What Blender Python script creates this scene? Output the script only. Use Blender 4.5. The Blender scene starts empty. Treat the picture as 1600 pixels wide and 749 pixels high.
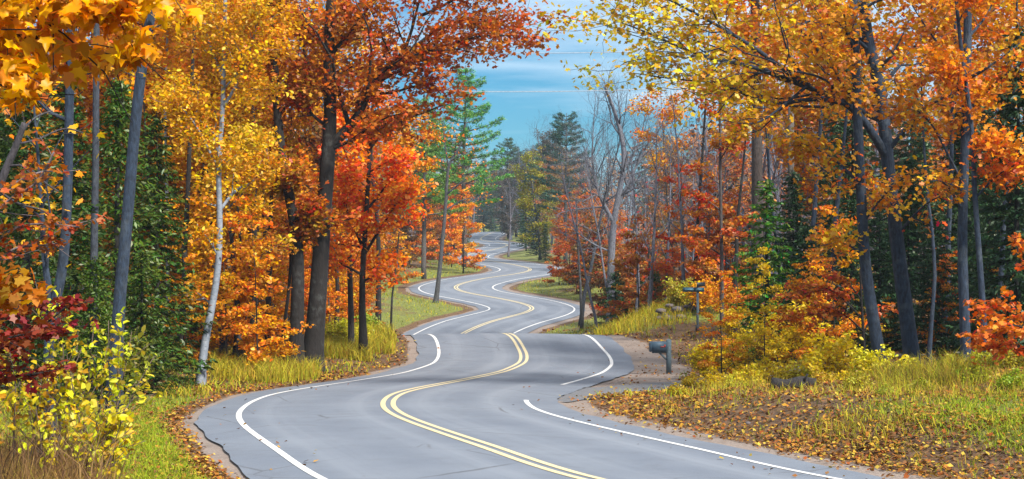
import bpy, math, random
import numpy as np
from mathutils import Vector, Matrix

# ------------------------------------------------------------------ camera, sky, sun, exposure
SC = bpy.context.scene
COL = SC.collection
F, CX, CY = 2600.0, 800.0, 374.5          # focal length and centre in photograph pixels
cam = bpy.data.cameras.new('camera')
cam.sensor_width = 36.0
cam.lens = 36.0 * F / 1600.0
cam.clip_start, cam.clip_end = 0.2, 6000.0
camo = bpy.data.objects.new('camera', cam)
camo.rotation_euler = (math.radians(90), 0, 0)
COL.objects.link(camo)
SC.camera = camo

SUN_EL, SUN_AZ = 46.0, 138.0              # degrees; azimuth clockwise from +Y (the view direction)
w = bpy.data.worlds.new('World'); SC.world = w; w.use_nodes = True
nt = w.node_tree; nt.nodes.clear()
def wn(t, **k):
    n = nt.nodes.new(t)
    for a, b in k.items(): setattr(n, a, b)
    return n
sky = wn('ShaderNodeTexSky', sky_type='NISHITA', sun_disc=False, sun_elevation=math.radians(SUN_EL),
         sun_rotation=math.radians(SUN_AZ), altitude=200.0, air_density=1.0, dust_density=0.6, ozone_density=2.0)
tint = wn('ShaderNodeMix', data_type='RGBA', blend_type='MULTIPLY'); tint.inputs[0].default_value = 1.0
tint.inputs[7].default_value = (0.095, 0.345, 0.49, 1)
nt.links.new(sky.outputs[0], tint.inputs[6])
tc = wn('ShaderNodeTexCoord')
mp = wn('ShaderNodeMapping'); mp.inputs['Scale'].default_value = (1.6, 1.6, 17.0); mp.inputs['Location'].default_value = (0.3, 0.0, 0.35)
nt.links.new(tc.outputs['Generated'], mp.inputs[0])
cn = wn('ShaderNodeTexNoise'); cn.inputs['Scale'].default_value = 1.6; cn.inputs['Detail'].default_value = 6; cn.inputs['Roughness'].default_value = 0.55
nt.links.new(mp.outputs[0], cn.inputs[0])
sep = wn('ShaderNodeSeparateXYZ'); nt.links.new(tc.outputs['Generated'], sep.inputs[0])
cov = wn('ShaderNodeMapRange'); cov.inputs[1].default_value = 0.07; cov.inputs[2].default_value = 0.19
cov.inputs[3].default_value = -0.12; cov.inputs[4].default_value = 0.16     # more cloud towards the zenith, a clear band low down
nt.links.new(sep.outputs[2], cov.inputs[0])
ad = wn('ShaderNodeMath', operation='ADD'); nt.links.new(cn.outputs[0], ad.inputs[0]); nt.links.new(cov.outputs[0], ad.inputs[1])
cr = wn('ShaderNodeMapRange'); cr.inputs[1].default_value = 0.36; cr.inputs[2].default_value = 0.74
nt.links.new(ad.outputs[0], cr.inputs[0])
cm = wn('ShaderNodeMix', data_type='RGBA'); cm.inputs[7].default_value = (5.2, 5.8, 6.4, 1)
nt.links.new(cr.outputs[0], cm.inputs[0]); nt.links.new(tint.outputs[2], cm.inputs[6])
bg = wn('ShaderNodeBackground'); bg.inputs[1].default_value = 0.07
nt.links.new(cm.outputs[2], bg.inputs[0])
wo = wn('ShaderNodeOutputWorld'); nt.links.new(bg.outputs[0], wo.inputs[0])

sun = bpy.data.lights.new('sun', 'SUN'); sun.energy = 2.6; sun.angle = math.radians(10); sun.color = (1.0, 0.92, 0.80)
suno = bpy.data.objects.new('sun', sun); COL.objects.link(suno)
az, el = math.radians(SUN_AZ), math.radians(SUN_EL)
sd = Vector((math.sin(az) * math.cos(el), math.cos(az) * math.cos(el), math.sin(el)))
suno.rotation_euler = sd.to_track_quat('Z', 'Y').to_euler()

SC.view_settings.view_transform = 'Standard'; SC.view_settings.look = 'None'
SC.view_settings.gamma = 1.0; SC.view_settings.use_curve_mapping = False
SC.view_settings.exposure = 1.70
SC.render.engine = 'CYCLES'
cy = SC.cycles
cy.max_bounces = 6; cy.diffuse_bounces = 3; cy.glossy_bounces = 2; cy.transmission_bounces = 3; cy.transparent_max_bounces = 4
cy.use_denoising = True; cy.caustics_reflective = False; cy.caustics_refractive = False

# ------------------------------------------------------------------ helpers
rng = np.random.default_rng(42)
def nrm(v): return v / (np.linalg.norm(v, axis=-1, keepdims=True) + 1e-9)
def WX(px, d): return (px - CX) / F * d
def WZ(py, d): return (CY - py) / F * d
def smooth(a, b, x):
    t = np.clip((np.asarray(x, float) - a) / (b - a), 0, 1); return t * t * (3 - 2 * t)

def tag(o, label=None, cat=None, group=None, kind=None):
    if label: o['label'] = label
    if cat: o['category'] = cat
    if group: o['group'] = group
    if kind: o['kind'] = kind
    return o

def mesh_np(name, V, faces, var=None, attr='var', smooth_=False, mats=()):
    """faces: list of (M,k) int arrays"""
    me = bpy.data.meshes.new(name)
    V = np.ascontiguousarray(V, np.float32)
    me.vertices.add(len(V)); me.vertices.foreach_set('co', V.ravel())
    faces = [np.asarray(f, np.int32) for f in faces if len(f)]
    loops = np.concatenate([f.ravel() for f in faces])
    tot = np.concatenate([np.full(len(f), f.shape[1], np.int32) for f in faces])
    start = np.concatenate([[0], np.cumsum(tot)[:-1]]).astype(np.int32)
    me.loops.add(len(loops)); me.loops.foreach_set('vertex_index', loops)
    me.polygons.add(len(tot)); me.polygons.foreach_set('loop_start', start); me.polygons.foreach_set('loop_total', tot)
    if smooth_: me.polygons.foreach_set('use_smooth', np.ones(len(tot), bool))
    me.update(calc_edges=True)
    if var is not None:
        a = me.attributes.new(attr, 'FLOAT_COLOR', 'POINT'); a.data.foreach_set('color', np.ascontiguousarray(var, np.float32).ravel())
    for m in mats: me.materials.append(m)
    return me

def obj(name, me, parent=None, color=None, loc=None):
    o = bpy.data.objects.new(name, me); COL.objects.link(o)
    if parent is not None: o.parent = parent
    if color is not None: o.color = color
    if loc is not None: o.location = loc
    return o

def empty(name, loc, rz=0.0, sc=1.0):
    o = bpy.data.objects.new(name, None); COL.objects.link(o)
    o.empty_display_size = 0.2
    o.location = loc; o.rotation_euler = (0, 0, rz); o.scale = (sc, sc, sc)
    return o

class Bag:
    """collects tubes / boxes into one mesh"""
    def __init__(s): s.V = []; s.T = []; s.Q = []; s.n = 0
    def add(s, V, Q=(), T=()):
        V = np.asarray(V, float); s.V.append(V)
        if len(Q): s.Q.append(np.asarray(Q) + s.n)
        if len(T): s.T.append(np.asarray(T) + s.n)
        s.n += len(V)
    def tube(s, P, R, k=6, cap=True):
        P = np.asarray(P, float); R = np.broadcast_to(np.asarray(R, float), (len(P),))
        t = np.empty_like(P); t[1:-1] = P[2:] - P[:-2]; t[0] = P[1] - P[0]; t[-1] = P[-1] - P[-2]; t = nrm(t)
        ref = np.array([1.0, 0.13, 0.07]) if abs(t[:, 2]).mean() > 0.6 else np.array([0.07, 0.13, 1.0])
        a = nrm(np.cross(t, ref)); b = np.cross(t, a)
        an = np.arange(k) / k * 2 * np.pi
        ring = P[:, None] + R[:, None, None] * (np.cos(an)[None, :, None] * a[:, None] + np.sin(an)[None, :, None] * b[:, None])
        m = len(P); i = np.arange(m - 1)[:, None] * k; j = np.arange(k)[None]
        jn = (j + 1) % k
        q = np.stack([i + j, i + jn, i + k + jn, i + k + j], -1).reshape(-1, 4)
        V = ring.reshape(-1, 3); T = []
        if cap:
            V = np.vstack([V, P[-1:], P[:1]]); c = m * k
            T = [[(m - 1) * k + x, (m - 1) * k + (x + 1) % k, c] for x in range(k)] + [[(x + 1) % k, x, c + 1] for x in range(k)]
        s.add(V, q, T)
    def box(s, c, h, M=None):
        h = np.asarray(h, float) / 2
        V = np.array([[x, y, z] for x in (-1, 1) for y in (-1, 1) for z in (-1, 1)]) * h
        if M is not None: V = V @ np.asarray(M).T
        s.add(V + np.asarray(c), [[0, 1, 3, 2], [4, 6, 7, 5], [0, 4, 5, 1], [2, 3, 7, 6], [0, 2, 6, 4], [1, 5, 7, 3]])
    def mesh(s, name, mats=(), smooth_=False):
        V = np.vstack(s.V); f = []
        if s.Q: f.append(np.vstack(s.Q))
        if s.T: f.append(np.vstack(s.T))
        return mesh_np(name, V, f, smooth_=smooth_, mats=mats)

# ------------------------------------------------------------------ materials
class M:
    def __init__(s, name):
        s.m = bpy.data.materials.new(name); s.m.use_nodes = True; s.t = s.m.node_tree; s.t.nodes.clear()
        s.out = s.n('ShaderNodeOutputMaterial')
    def n(s, typ, ins=None, **k):
        x = s.t.nodes.new(typ)
        for a, b in k.items(): setattr(x, a, b)
        for a, b in (ins or {}).items():
            if isinstance(b, bpy.types.NodeSocket): s.t.links.new(b, x.inputs[a])
            else: x.inputs[a].default_value = b
        return x
    def noise(s, scale, detail=3, rough=0.55, vec=None, sc3=None):
        if sc3 is not None:
            mp_ = s.n('ShaderNodeMapping', {'Scale': sc3}); s.t.links.new(vec, mp_.inputs[0]); vec = mp_.outputs[0]
        i = {'Scale': scale, 'Detail': detail, 'Roughness': rough}
        if vec is not None: i['Vector'] = vec
        return s.n('ShaderNodeTexNoise', i).outputs[0]
    def ramp(s, fac, stops):
        r = s.n('ShaderNodeValToRGB', {0: fac}); e = r.color_ramp.elements
        while len(e) < len(stops): e.new(0.5)
        for x, (p, c) in zip(e, stops): x.position = p; x.color = (*c, 1) if len(c) == 3 else c
        return r.outputs[0]
    def mix(s, fac, a, b, blend='MIX'):
        r = s.n('ShaderNodeMix', data_type='RGBA', blend_type=blend)
        for i, v in ((0, fac), (6, a), (7, b)):
            if isinstance(v, bpy.types.NodeSocket): s.t.links.new(v, r.inputs[i])
            else: r.inputs[i].default_value = v if i == 0 else ((*v, 1) if len(v) == 3 else v)
        return r.outputs[2]
    def math(s, op, a, b=0.0, clamp=False):
        r = s.n('ShaderNodeMath', {0: a, 1: b}, operation=op); r.use_clamp = clamp
        return r.outputs[0]
    def rng(s, v, a, b, c=0.0, d=1.0):
        return s.n('ShaderNodeMapRange', {0: v, 1: a, 2: b, 3: c, 4: d}).outputs[0]
    def bump(s, h, st, dist):
        return s.n('ShaderNodeBump', {'Height': h, 'Strength': st, 'Distance': dist}).outputs[0]
    def princ(s, col, rough=0.8, normal=None, **k):
        i = {'Base Color': col if isinstance(col, bpy.types.NodeSocket) else (*col, 1), 'Roughness': rough}
        if normal is not None: i['Normal'] = normal
        i.update(k)
        p = s.n('ShaderNodeBsdfPrincipled', i); s.t.links.new(p.outputs[0], s.out.inputs[0]); return p
    def pos(s): return s.n('ShaderNodeNewGeometry').outputs['Position']
    def objc(s): return s.n('ShaderNodeTexCoord').outputs['Object']

def leaf_material(name, trans=0.33, gloss=0.0):
    """colour = object colour, shifted in hue and value leaf by leaf (attribute var); alpha of the object colour = how much"""
    m = M(name)
    oi = m.n('ShaderNodeObjectInfo')
    at = m.n('ShaderNodeAttribute', attribute_name='var')
    sp = m.n('ShaderNodeSeparateColor', {0: at.outputs[0]})
    h = m.math('SUBTRACT', sp.outputs[0], 0.42)
    h = m.math('MULTIPLY', h, oi.outputs['Alpha'])
    h = m.math('MULTIPLY', h, 0.17)
    h = m.math('ADD', h, 0.5)
    v = m.rng(sp.outputs[1], 0, 1, 0.5, 1.35)
    s_ = m.rng(sp.outputs[2], 0, 1, 0.94, 1.06)
    hs = m.n('ShaderNodeHueSaturation', {'Hue': h, 'Saturation': s_, 'Value': v, 'Color': oi.outputs['Color']})
    d = m.n('ShaderNodeBsdfDiffuse', {0: hs.outputs[0]})
    t = m.n('ShaderNodeBsdfTranslucent', {0: hs.outputs[0]})
    mx = m.n('ShaderNodeMixShader', {0: trans, 1: d.outputs[0], 2: t.outputs[0]})
    o = mx.outputs[0]
    if gloss:
        g = m.n('ShaderNodeBsdfGlossy', {'Roughness': 0.42, 'Color': (1, 1, 1, 1)})
        o = m.n('ShaderNodeMixShader', {0: gloss, 1: o, 2: g.outputs[0]}).outputs[0]
    m.t.links.new(o, m.out.inputs[0])
    return m.m
LEAF = leaf_material('autumn_leaf', 0.40, 0.012)
NEEDLE = leaf_material('needle', 0.18, 0.02)
GRASS = leaf_material('grass_blade', 0.30, 0.02)

def bark_material(name, vs=(8, 8, 2.6), lo=0.35, hi=1.45, bump=0.9):
    m = M(name); oi = m.n('ShaderNodeObjectInfo'); c = m.objc()
    f = m.noise(2.2, 5, 0.62, c, vs); g = m.noise(1.1, 2, 0.5, c)
    v = m.rng(f, 0.3, 0.7, lo, hi)
    hs = m.n('ShaderNodeHueSaturation', {'Value': v, 'Color': oi.outputs['Color']})
    g2 = m.noise(4.5, 4, 0.65, c)
    lich = m.math('MULTIPLY', m.rng(g, 0.45, 0.62, 0, 0.6), m.rng(g2, 0.48, 0.62))
    col = m.mix(lich, hs.outputs[0], m.mix(0.25, hs.outputs[0], (0.22, 0.25, 0.25)))
    m.princ(col, 0.9, m.bump(f, bump, 0.04))
    return m.m
BARK = bark_material('bark')
m = M('birch_bark'); c = m.objc()
b1 = m.noise(2.0, 4, 0.6, c, (1.6, 1.6, 9)); b2 = m.noise(1.3, 4, 0.6, c, (1.2, 1.2, 1.4)); b3 = m.noise(9, 3, 0.5, c)
col = m.mix(m.rng(b3, 0.3, 0.7), (0.15, 0.18, 0.23), (0.27, 0.30, 0.35))
col = m.mix(m.rng(b1, 0.60, 0.68, 0, 0.9), col, (0.05, 0.045, 0.045))
col = m.mix(m.rng(b2, 0.60, 0.72, 0, 0.8), col, (0.16, 0.15, 0.15))
m.princ(col, 0.75, m.bump(b1, 0.3, 0.01)); BIRCH = m.m

def simple(name, col, rough=0.6, metal=0.0, var=0.25, scale=8):
    m = M(name); c = m.objc(); f = m.noise(scale, 5, 0.6, c)
    cc = m.mix(m.rng(f, 0.35, 0.7, 0, 1), tuple(x * (1 - var) for x in col), tuple(x * (1 + var) for x in col))
    m.princ(cc, m.rng(f, 0.3, 0.7, rough - 0.12, min(1, rough + 0.12)), m.bump(f, 0.15, 0.01), Metallic=metal); return m.m

# ------------------------------------------------------------------ the lie of the land (road line and heights, camera at z = 0)
def spline(xs, ys):
    xs = np.array(xs, float); ys = np.array(ys, float); n = len(xs); h = np.diff(xs)
    A = np.eye(n); r = np.zeros(n)
    for i in range(1, n - 1):
        A[i, i - 1] = h[i - 1]; A[i, i] = 2 * (h[i - 1] + h[i]); A[i, i + 1] = h[i]
        r[i] = 6 * ((ys[i + 1] - ys[i]) / h[i] - (ys[i] - ys[i - 1]) / h[i - 1])
    m_ = np.linalg.solve(A, r)
    def f(x):
        i = np.clip(np.searchsorted(xs, x) - 1, 0, n - 2); a = xs[i + 1] - x; b = x - xs[i]
        return (m_[i] * a**3 + m_[i + 1] * b**3) / (6 * h[i]) + (ys[i] / h[i] - m_[i] * h[i] / 6) * a + (ys[i + 1] / h[i] - m_[i + 1] * h[i] / 6) * b
    return f
ROADX = [(-30, 32), (-10, 20.5), (5, 11.3), (15, 5.3), (19, 3.0), (23, 1.04), (27, -0.3), (30.5, -1.25), (34, -2.12), (38.5, -2.86), (43, -2.94), (50, -1.72), (57, -0.33),
         (63, 0.42), (68, 0.36), (72, 0.0), (84, -2.6), (98, -4.6), (110, -4.6), (118, -3.4), (124, -1.2), (130, 1.45), (135, 0.9), (140, -1.35), (146, -4.2), (151, -5.1), (158, -4.4),
         (165, -2.6), (175, 0.6), (184, 2.0), (196, 1.0), (215, -2.6), (232, -5.9), (248, -6.9), (268, -5.9), (290, -3.6), (308, -1.6), (325, -1.0), (346, -3.4), (371, -6.85), (400, -6.2),
         (433, -3.6), (455, 0.5), (480, 7.5), (520, 20), (580, 36), (660, 50), (1000, 60), (3000, 60)]
ROADZ = [(-30, -1.2), (0, -2.6), (12, -2.9), (23, -3.38), (27, -3.46), (34, -3.74), (38.5, -3.93), (43, -4.06), (50, -4.34), (57, -4.60), (63, -4.68), (68, -4.52), (72, -4.22), (74, -4.22), (78, -4.55),
         (88, -6.0), (100, -7.3), (110, -7.3), (118, -6.72), (124, -6.08), (130, -5.58), (140, -4.98), (150, -4.45), (165, -3.9), (184, -3.42), (215, -2.85), (248, -2.55),
         (290, -1.90), (325, -1.06), (371, -0.15), (410, 1.35), (428, 1.95), (440, 1.9), (470, 0.6), (520, -0.5), (600, 2), (660, 5), (1000, 12), (3000, 12)]
LANDZ = [(-30, -1.0), (0, -2.1), (12, -2.75), (25, -3.3), (40, -3.85), (55, -4.25), (66, -4.25), (76, -3.85), (86, -4.1), (100, -5.2), (118, -5.9), (130, -5.2), (150, -4.2),
         (184, -3.0), (248, -2.0), (325, -0.4), (371, 0.5), (433, 3.0), (520, 6.5), (660, 10.5), (1000, 14), (3000, 14)]
YT = np.concatenate([np.arange(-30, 700, 0.1), np.arange(700, 3000, 5.0)])
XT = spline(*zip(*ROADX))(YT)
def soft(pts, k):
    z = np.interp(YT, *zip(*pts)); n = 7300; kern = np.hanning(2 * k + 3)[1:-1]; kern /= kern.sum()
    p = np.concatenate([np.full(k, z[0]), z[:n], np.full(k, z[n])]); z[:n] = np.convolve(p, kern, 'valid')
    return z
ZT = soft(ROADZ, 18); LT = soft(LANDZ, 60)
CT = np.cos(np.arctan(np.gradient(XT, YT)))
def road_x(y): return np.interp(y, YT, XT)
def road_z(y): return np.interp(y, YT, ZT)
def lump(x, y): return (np.sin(x * 0.61 + 1.3 * np.sin(y * 0.37)) + np.sin(y * 0.53 + 1.7 * np.sin(x * 0.29 + 2)) + 0.6 * np.sin(x * 1.7 + y * 1.3) + 0.5 * np.sin(x * 2.9 - y * 2.3)) / 3
HALF = 4.2
def edge_dist(x, y):
    x = np.asarray(x, float); y = np.asarray(y, float); best = np.full(np.broadcast(x, y).shape, 1e18)
    for o in np.arange(-9, 9.01, 0.5):
        best = np.minimum(best, (x - road_x(y + o)) ** 2 + o * o)
    far = np.abs(x - road_x(y)) * np.interp(y, YT, CT)
    d = np.sqrt(best); return np.where(d > 14, np.minimum(d, far), d) - HALF
def drive_mask(x, y):
    """1 where the gravel drive and the bare turning place beside the road lie (right of the road)"""
    a = smooth(0, 1.2, x - 1) * smooth(38.5, 40.5, y) * (1 - smooth(49.5, 52.0, y + 0.10 * (x - 6))) * (1 - smooth(22, 30, x))
    return a
def ground_z(x, y):
    x = np.asarray(x, float); y = np.asarray(y, float)
    e = edge_dist(x, y); zr = road_z(y); zl = np.interp(y, YT, LT)
    t = smooth(0.8, 9.0, e)
    side = np.where(x > road_x(y), 1.0, 0.75)
    bank = np.clip(0.05 * (e - 2.0), 0, 5.0) * side + 0.13 * lump(x, y) * smooth(0.8, 4, e)
    bank += 0.55 * smooth(0.8, 3.2, e) * (x > road_x(y)) * smooth(20, 26, y) * (1 - smooth(36, 40, y))
    bank += 1.0 * np.exp(-((x - 8.0) / 3.6) ** 2 - ((y - 80) / 5.5) ** 2) * smooth(0.4, 3.0, e) * (x > road_x(y))
    flat = drive_mask(x, y)
    z = zr * (1 - t) + zl * t + bank * (1 - 0.8 * flat)
    z = z - 0.035 * (1 - smooth(0.1, 1.2, e)) + 0.0
    return np.where(e < -0.3, zr - 0.10, z)
ROADS = np.concatenate([np.arange(-25, 20, 1.0), np.arange(20, 200, 0.4), np.arange(200, 640, 1.5)])
def station(y):
    x = road_x(y); dx = np.gradient(x, y); L = np.sqrt(1 + dx * dx)
    return np.stack([x, y], 1), np.stack([1 / L, -dx / L], 1)
def road_surface(o): return 0.075 * (1 - (o / HALF) ** 2)
def ribbon(offs, lift=0.0, y0=None, y1=None, jit=0.0, lines=False):
    ys = ROADS if y0 is None else ROADS[(ROADS >= y0) & (ROADS <= y1)]
    C, N = station(ys); V = []
    offs = np.asarray(offs, float)
    for k, o in enumerate(offs):
        oo = np.full(len(ys), o)
        if jit and k in (0, len(offs) - 1):
            oo = oo + jit * (np.sin(ys * 1.3 + 2 * np.sin(ys * .37)) + .6 * np.sin(ys * 3.1 + k + 1.5 * np.sin(ys * .9)) + np.sin(ys * 0.53 + 2)) / 2 * np.sign(o)
        P = C + N * oo[:, None]
        z = road_z(P[:, 1]) + road_surface(np.clip(oo, -HALF, HALF)) + lift
        V.append(np.column_stack([P, z]))
    k = len(offs); V = np.stack(V, 1).reshape(-1, 3); n = len(ys)
    i = np.arange(n - 1)[:, None] * k; j = np.arange(k - 1)[None]
    return V, np.stack([i + j, i + j + 1, i + k + j + 1, i + k + j], -1).reshape(-1, 4)

# ------------------------------------------------------------------ ground
U = np.concatenate([[0, 2.0, 3.2, 3.8, 4.1, 4.3, 4.5, 4.75, 5.0, 5.3, 5.7, 6.2, 6.8, 7.5, 8.3, 9.2], np.arange(10.2, 30, 1.1), [32, 36, 42, 50, 62, 80, 110, 160, 240, 400, 800, 1500]])
U = np.concatenate([-U[:0:-1], U])
Y = np.concatenate([np.arange(-30, 20, 2.5), np.arange(20, 135, 0.5), np.arange(135, 300, 1.5), np.arange(300, 700, 6), np.arange(700, 3000, 100)])
GX = road_x(Y)[:, None] + U[None]; GY = np.broadcast_to(Y[:, None], GX.shape)
GZ = ground_z(GX, GY)
nu = len(U); i = np.arange(len(Y) - 1)[:, None] * nu; j = np.arange(nu - 1)[None]
q = np.stack([i + j, i + j + 1, i + nu + j + 1, i + nu + j], -1).reshape(-1, 4)
def grass_mask(x, y):
    e = edge_dist(x, y); right = x > road_x(y)
    g = 1.4 * smooth(0.5, 1.0, e) * (1 - smooth(3.2, 5.5, e)) * smooth(20, 23, y) * (1 - smooth(38, 46, y)) * (~right)
    g = g + smooth(1.8, 2.8, e) * (1 - smooth(4.5, 7.5, e)) * smooth(18, 20, y) * (1 - smooth(27, 31, y)) * right
    g = g + smooth(0.8, 1.6, e) * (1 - smooth(6, 9, e)) * smooth(70, 76, y) * 0.9
    g = g + 0.35 * smooth(0.8, 1.6, e) * (1 - smooth(3, 5, e)) * smooth(40, 50, y) * (~right)
    return np.clip(g * (0.75 + 0.5 * lump(x * 1.3, y * 1.3)), 0, 1)
def gravel_mask(x, y):
    e = edge_dist(x, y); right = x > road_x(y)
    width = np.where(right, 0.75, 0.35) + 0.22 * lump(x * 2, y * 0.9)
    g = 1 - smooth(width * 0.6, width * 1.3, e)
    place = right * smooth(47, 50, y) * (1 - smooth(69, 73, y)) * (1 - smooth(1.0, 1.5, e + 0.3 * lump(x * 2, y * 2) - 0.9 * (1 - smooth(58, 69, y))))
    return np.clip(g + place, 0, 1)
E_ = edge_dist(GX, GY)
zone = np.stack([gravel_mask(GX, GY), grass_mask(GX, GY), np.clip(E_ / 20, 0, 1), np.ones_like(GX)], -1).reshape(-1, 4)
m = M('forest_floor'); p = m.pos()
at = m.n('ShaderNodeAttribute', attribute_name='zone'); sp = m.n('ShaderNodeSeparateColor', {0: at.outputs[0]})
n1 = m.noise(5.5, 6, 0.65, p); n2 = m.noise(0.7, 4, 0.6, p); n3 = m.noise(26, 4, 0.6, p)
lit = m.ramp(n1, [(0.25, (0.022, 0.014, 0.008)), (0.45, (0.075, 0.038, 0.018)), (0.6, (0.14, 0.075, 0.028)), (0.75, (0.20, 0.13, 0.045))])
gr = m.ramp(n1, [(0.3, (0.05, 0.055, 0.012)), (0.55, (0.13, 0.15, 0.02)), (0.75, (0.26, 0.26, 0.04))])
gv = m.ramp(n3, [(0.3, (0.13, 0.10, 0.085)), (0.55, (0.22, 0.175, 0.15)), (0.75, (0.31, 0.26, 0.225))])
dk = m.math('MULTIPLY', m.rng(n2, 0.50, 0.70, 0, 0.75), m.rng(n1, 0.35, 0.6))
gv = m.mix(dk, gv, (0.065, 0.045, 0.035))
col = m.mix(m.rng(m.math('ADD', sp.outputs[1], m.rng(n2, 0, 1, -0.3, 0.3)), 0.3, 0.6), lit, gr)
col = m.mix(m.rng(m.math('ADD', sp.outputs[0], m.rng(n1, 0, 1, -0.25, 0.25)), 0.35, 0.65), col, gv)
m.princ(col, 0.95, m.bump(n1, 0.8, 0.06)); FLOOR = m.m
g = obj('ground', mesh_np('ground', np.stack([GX, GY, GZ], -1).reshape(-1, 3), [q], zone, 'zone', True, [FLOOR]))
tag(g, 'leaf strewn forest floor with grassy verges beside the road', None, None, 'structure')

# road
m = M('asphalt'); p = m.pos()
a1 = m.noise(60, 3, 0.7, p); a2 = m.noise(0.35, 5, 0.6, p); a3 = m.noise(2.2, 5, 0.6, p)
at = m.n('ShaderNodeAttribute', attribute_name='lane'); sp = m.n('ShaderNodeSeparateColor', {0: at.outputs[0]})
base = m.mix(m.rng(a2, 0.3, 0.7), (0.080, 0.100, 0.140), (0.132, 0.155, 0.196))
base = m.mix(m.rng(a1, 0.35, 0.7, 0, 0.35), base, (0.20, 0.215, 0.245))
base = m.mix(m.rng(a3, 0.5, 0.75, 0, 0.35), base, (0.068, 0.076, 0.092))
st = m.noise(1.0, 4, 0.6, m.n('ShaderNodeAttribute', attribute_name='lane').outputs['Vector'], (22.0, 0.5, 1.0))
base = m.mix(m.math('MULTIPLY', sp.outputs[2], m.rng(st, 0.35, 0.65, 0.25, 1.0)), base, (0.185, 0.208, 0.248))
vo = m.n('ShaderNodeTexVoronoi', {'Scale': 0.28, 'Vector': m.n('ShaderNodeMix', {0: 0.10, 4: p, 5: m.n('ShaderNodeTexNoise', {'Vector': p, 'Scale': 0.9, 'Detail': 4.0}).outputs[1]}, data_type='VECTOR').outputs[1]}, feature='DISTANCE_TO_EDGE').outputs[0]
crk = m.math('MULTIPLY', m.rng(vo, 0.0, 0.007, 1, 0), m.rng(a2, 0.44, 0.56, 0, 0.75))
base = m.mix(crk, base, (0.04, 0.04, 0.045))
m.princ(base, 0.86, m.bump(a1, 0.35, 0.01)); ASPH = m.m
offs = np.linspace(-HALF, HALF, 25)
V, q = ribbon(offs, 0, jit=0.07)
ny = len(ROADS); oo = np.tile(offs, ny); yy = np.repeat(ROADS, len(offs))
wear = np.exp(-((np.abs(np.abs(oo) - 1.7) - 0.85) / 0.38) ** 2) * 0.75
lane = np.stack([oo / 8 + 0.5, yy / 18.0, wear, np.ones_like(oo)], 1)
r = obj('road', mesh_np('road', V, [q], lane, 'lane', True, [ASPH]))
tag(r, 'grey asphalt road winding away through the woods', None, None, 'structure')
def paint(name, ca, cb):
    m = M(name); p = m.pos(); f = m.noise(7, 5, 0.7, p); g_ = m.noise(45, 3, 0.7, p)
    c_ = m.mix(m.rng(f, 0.35, 0.65), ca, cb)
    c_ = m.mix(m.math('MULTIPLY', m.rng(g_, 0.46, 0.60), m.rng(f, 0.38, 0.62, 0.05, 0.85)), c_, (0.16, 0.165, 0.18))
    m.princ(c_, 0.7); return m.m
WHITE = paint('white_road_paint', (0.58, 0.58, 0.58), (0.76, 0.76, 0.75)); YELLOW_P = paint('yellow_road_paint', (0.52, 0.42, 0.22), (0.68, 0.57, 0.33))
def marking(name, o0, o1, mat, y0, y1, lab):
    V, q = ribbon([o0, (o0 + o1) / 2, o1], 0.007, y0, y1)
    tag(obj(name, mesh_np(name, V, [q], None, smooth_=True, mats=[mat])), lab, None, None, 'structure')
marking('centre_line', -0.18, -0.06, YELLOW_P, -25, 640, 'pale yellow centre line nearer the left lane')
marking('centre_line', 0.06, 0.18, YELLOW_P, -25, 640, 'pale yellow centre line nearer the right lane')
marking('edge_line', -3.41, -3.29, WHITE, -25, 640, 'white edge line along the left side of the road')
marking('edge_line', 3.29, 3.41, WHITE, -25, 41.5, 'white edge line on the right ending at the drive')
marking('edge_line', 3.29, 3.41, WHITE, 49.5, 640, 'white edge line on the right beyond the drive')

# gravel drive leaving the road on the right
DP = spline([0, 1, 2, 3, 4, 5], [-0.6, 2.6, 5.4, 9.0, 14, 22]); DQ = spline([0, 1, 2, 3, 4, 5], [43.6, 46.3, 49.2, 52.2, 55.0, 58.5])
tt = np.linspace(0, 5, 90); cx_, cy_ = DP(tt), DQ(tt); dx, dy = np.gradient(cx_), np.gradient(cy_); L_ = np.hypot(dx, dy)
V = []
for k, o in enumerate(np.linspace(-1, 1, 9)):
    wd = 1.45 + 1.6 * (1 - smooth(0, 1.3, tt)) + (0.12 * np.sin(tt * 17 + k) if k in (0, 8) else 0)
    X_ = cx_ + dy / L_ * o * wd; Y_ = cy_ - dx / L_ * o * wd
    e = edge_dist(X_, Y_)
    Z_ = np.where(e < 0.05, road_z(Y_) - 0.004, ground_z(X_, Y_) + 0.022)
    Z_ = np.where(e < -0.15, road_z(Y_) - 0.07, Z_)
    V.append(np.column_stack([X_, Y_, Z_]))
V = np.stack(V, 1).reshape(-1, 3); i = np.arange(89)[:, None] * 9; j = np.arange(8)[None]
q = np.stack([i + j + 1, i + j, i + 9 + j, i + 9 + j + 1], -1).reshape(-1, 4)
m = M('worn_drive_gravel'); p = m.pos(); f = m.noise(30, 4, 0.65, p); f2 = m.noise(0.9, 4, 0.6, p)
c_ = m.ramp(f, [(0.3, (0.085, 0.088, 0.10)), (0.6, (0.13, 0.135, 0.15)), (0.8, (0.18, 0.18, 0.19))])
c_ = m.mix(m.rng(f2, 0.5, 0.75, 0, 0.4), c_, (0.12, 0.095, 0.08))
m.princ(c_, 0.95, m.bump(f, 0.6, 0.02))
tag(obj('driveway', mesh_np('driveway', V, [q], None, smooth_=True, mats=[m.m])), 'grey gravel driveway joining the road below the mailbox', None, None, 'structure')

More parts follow.
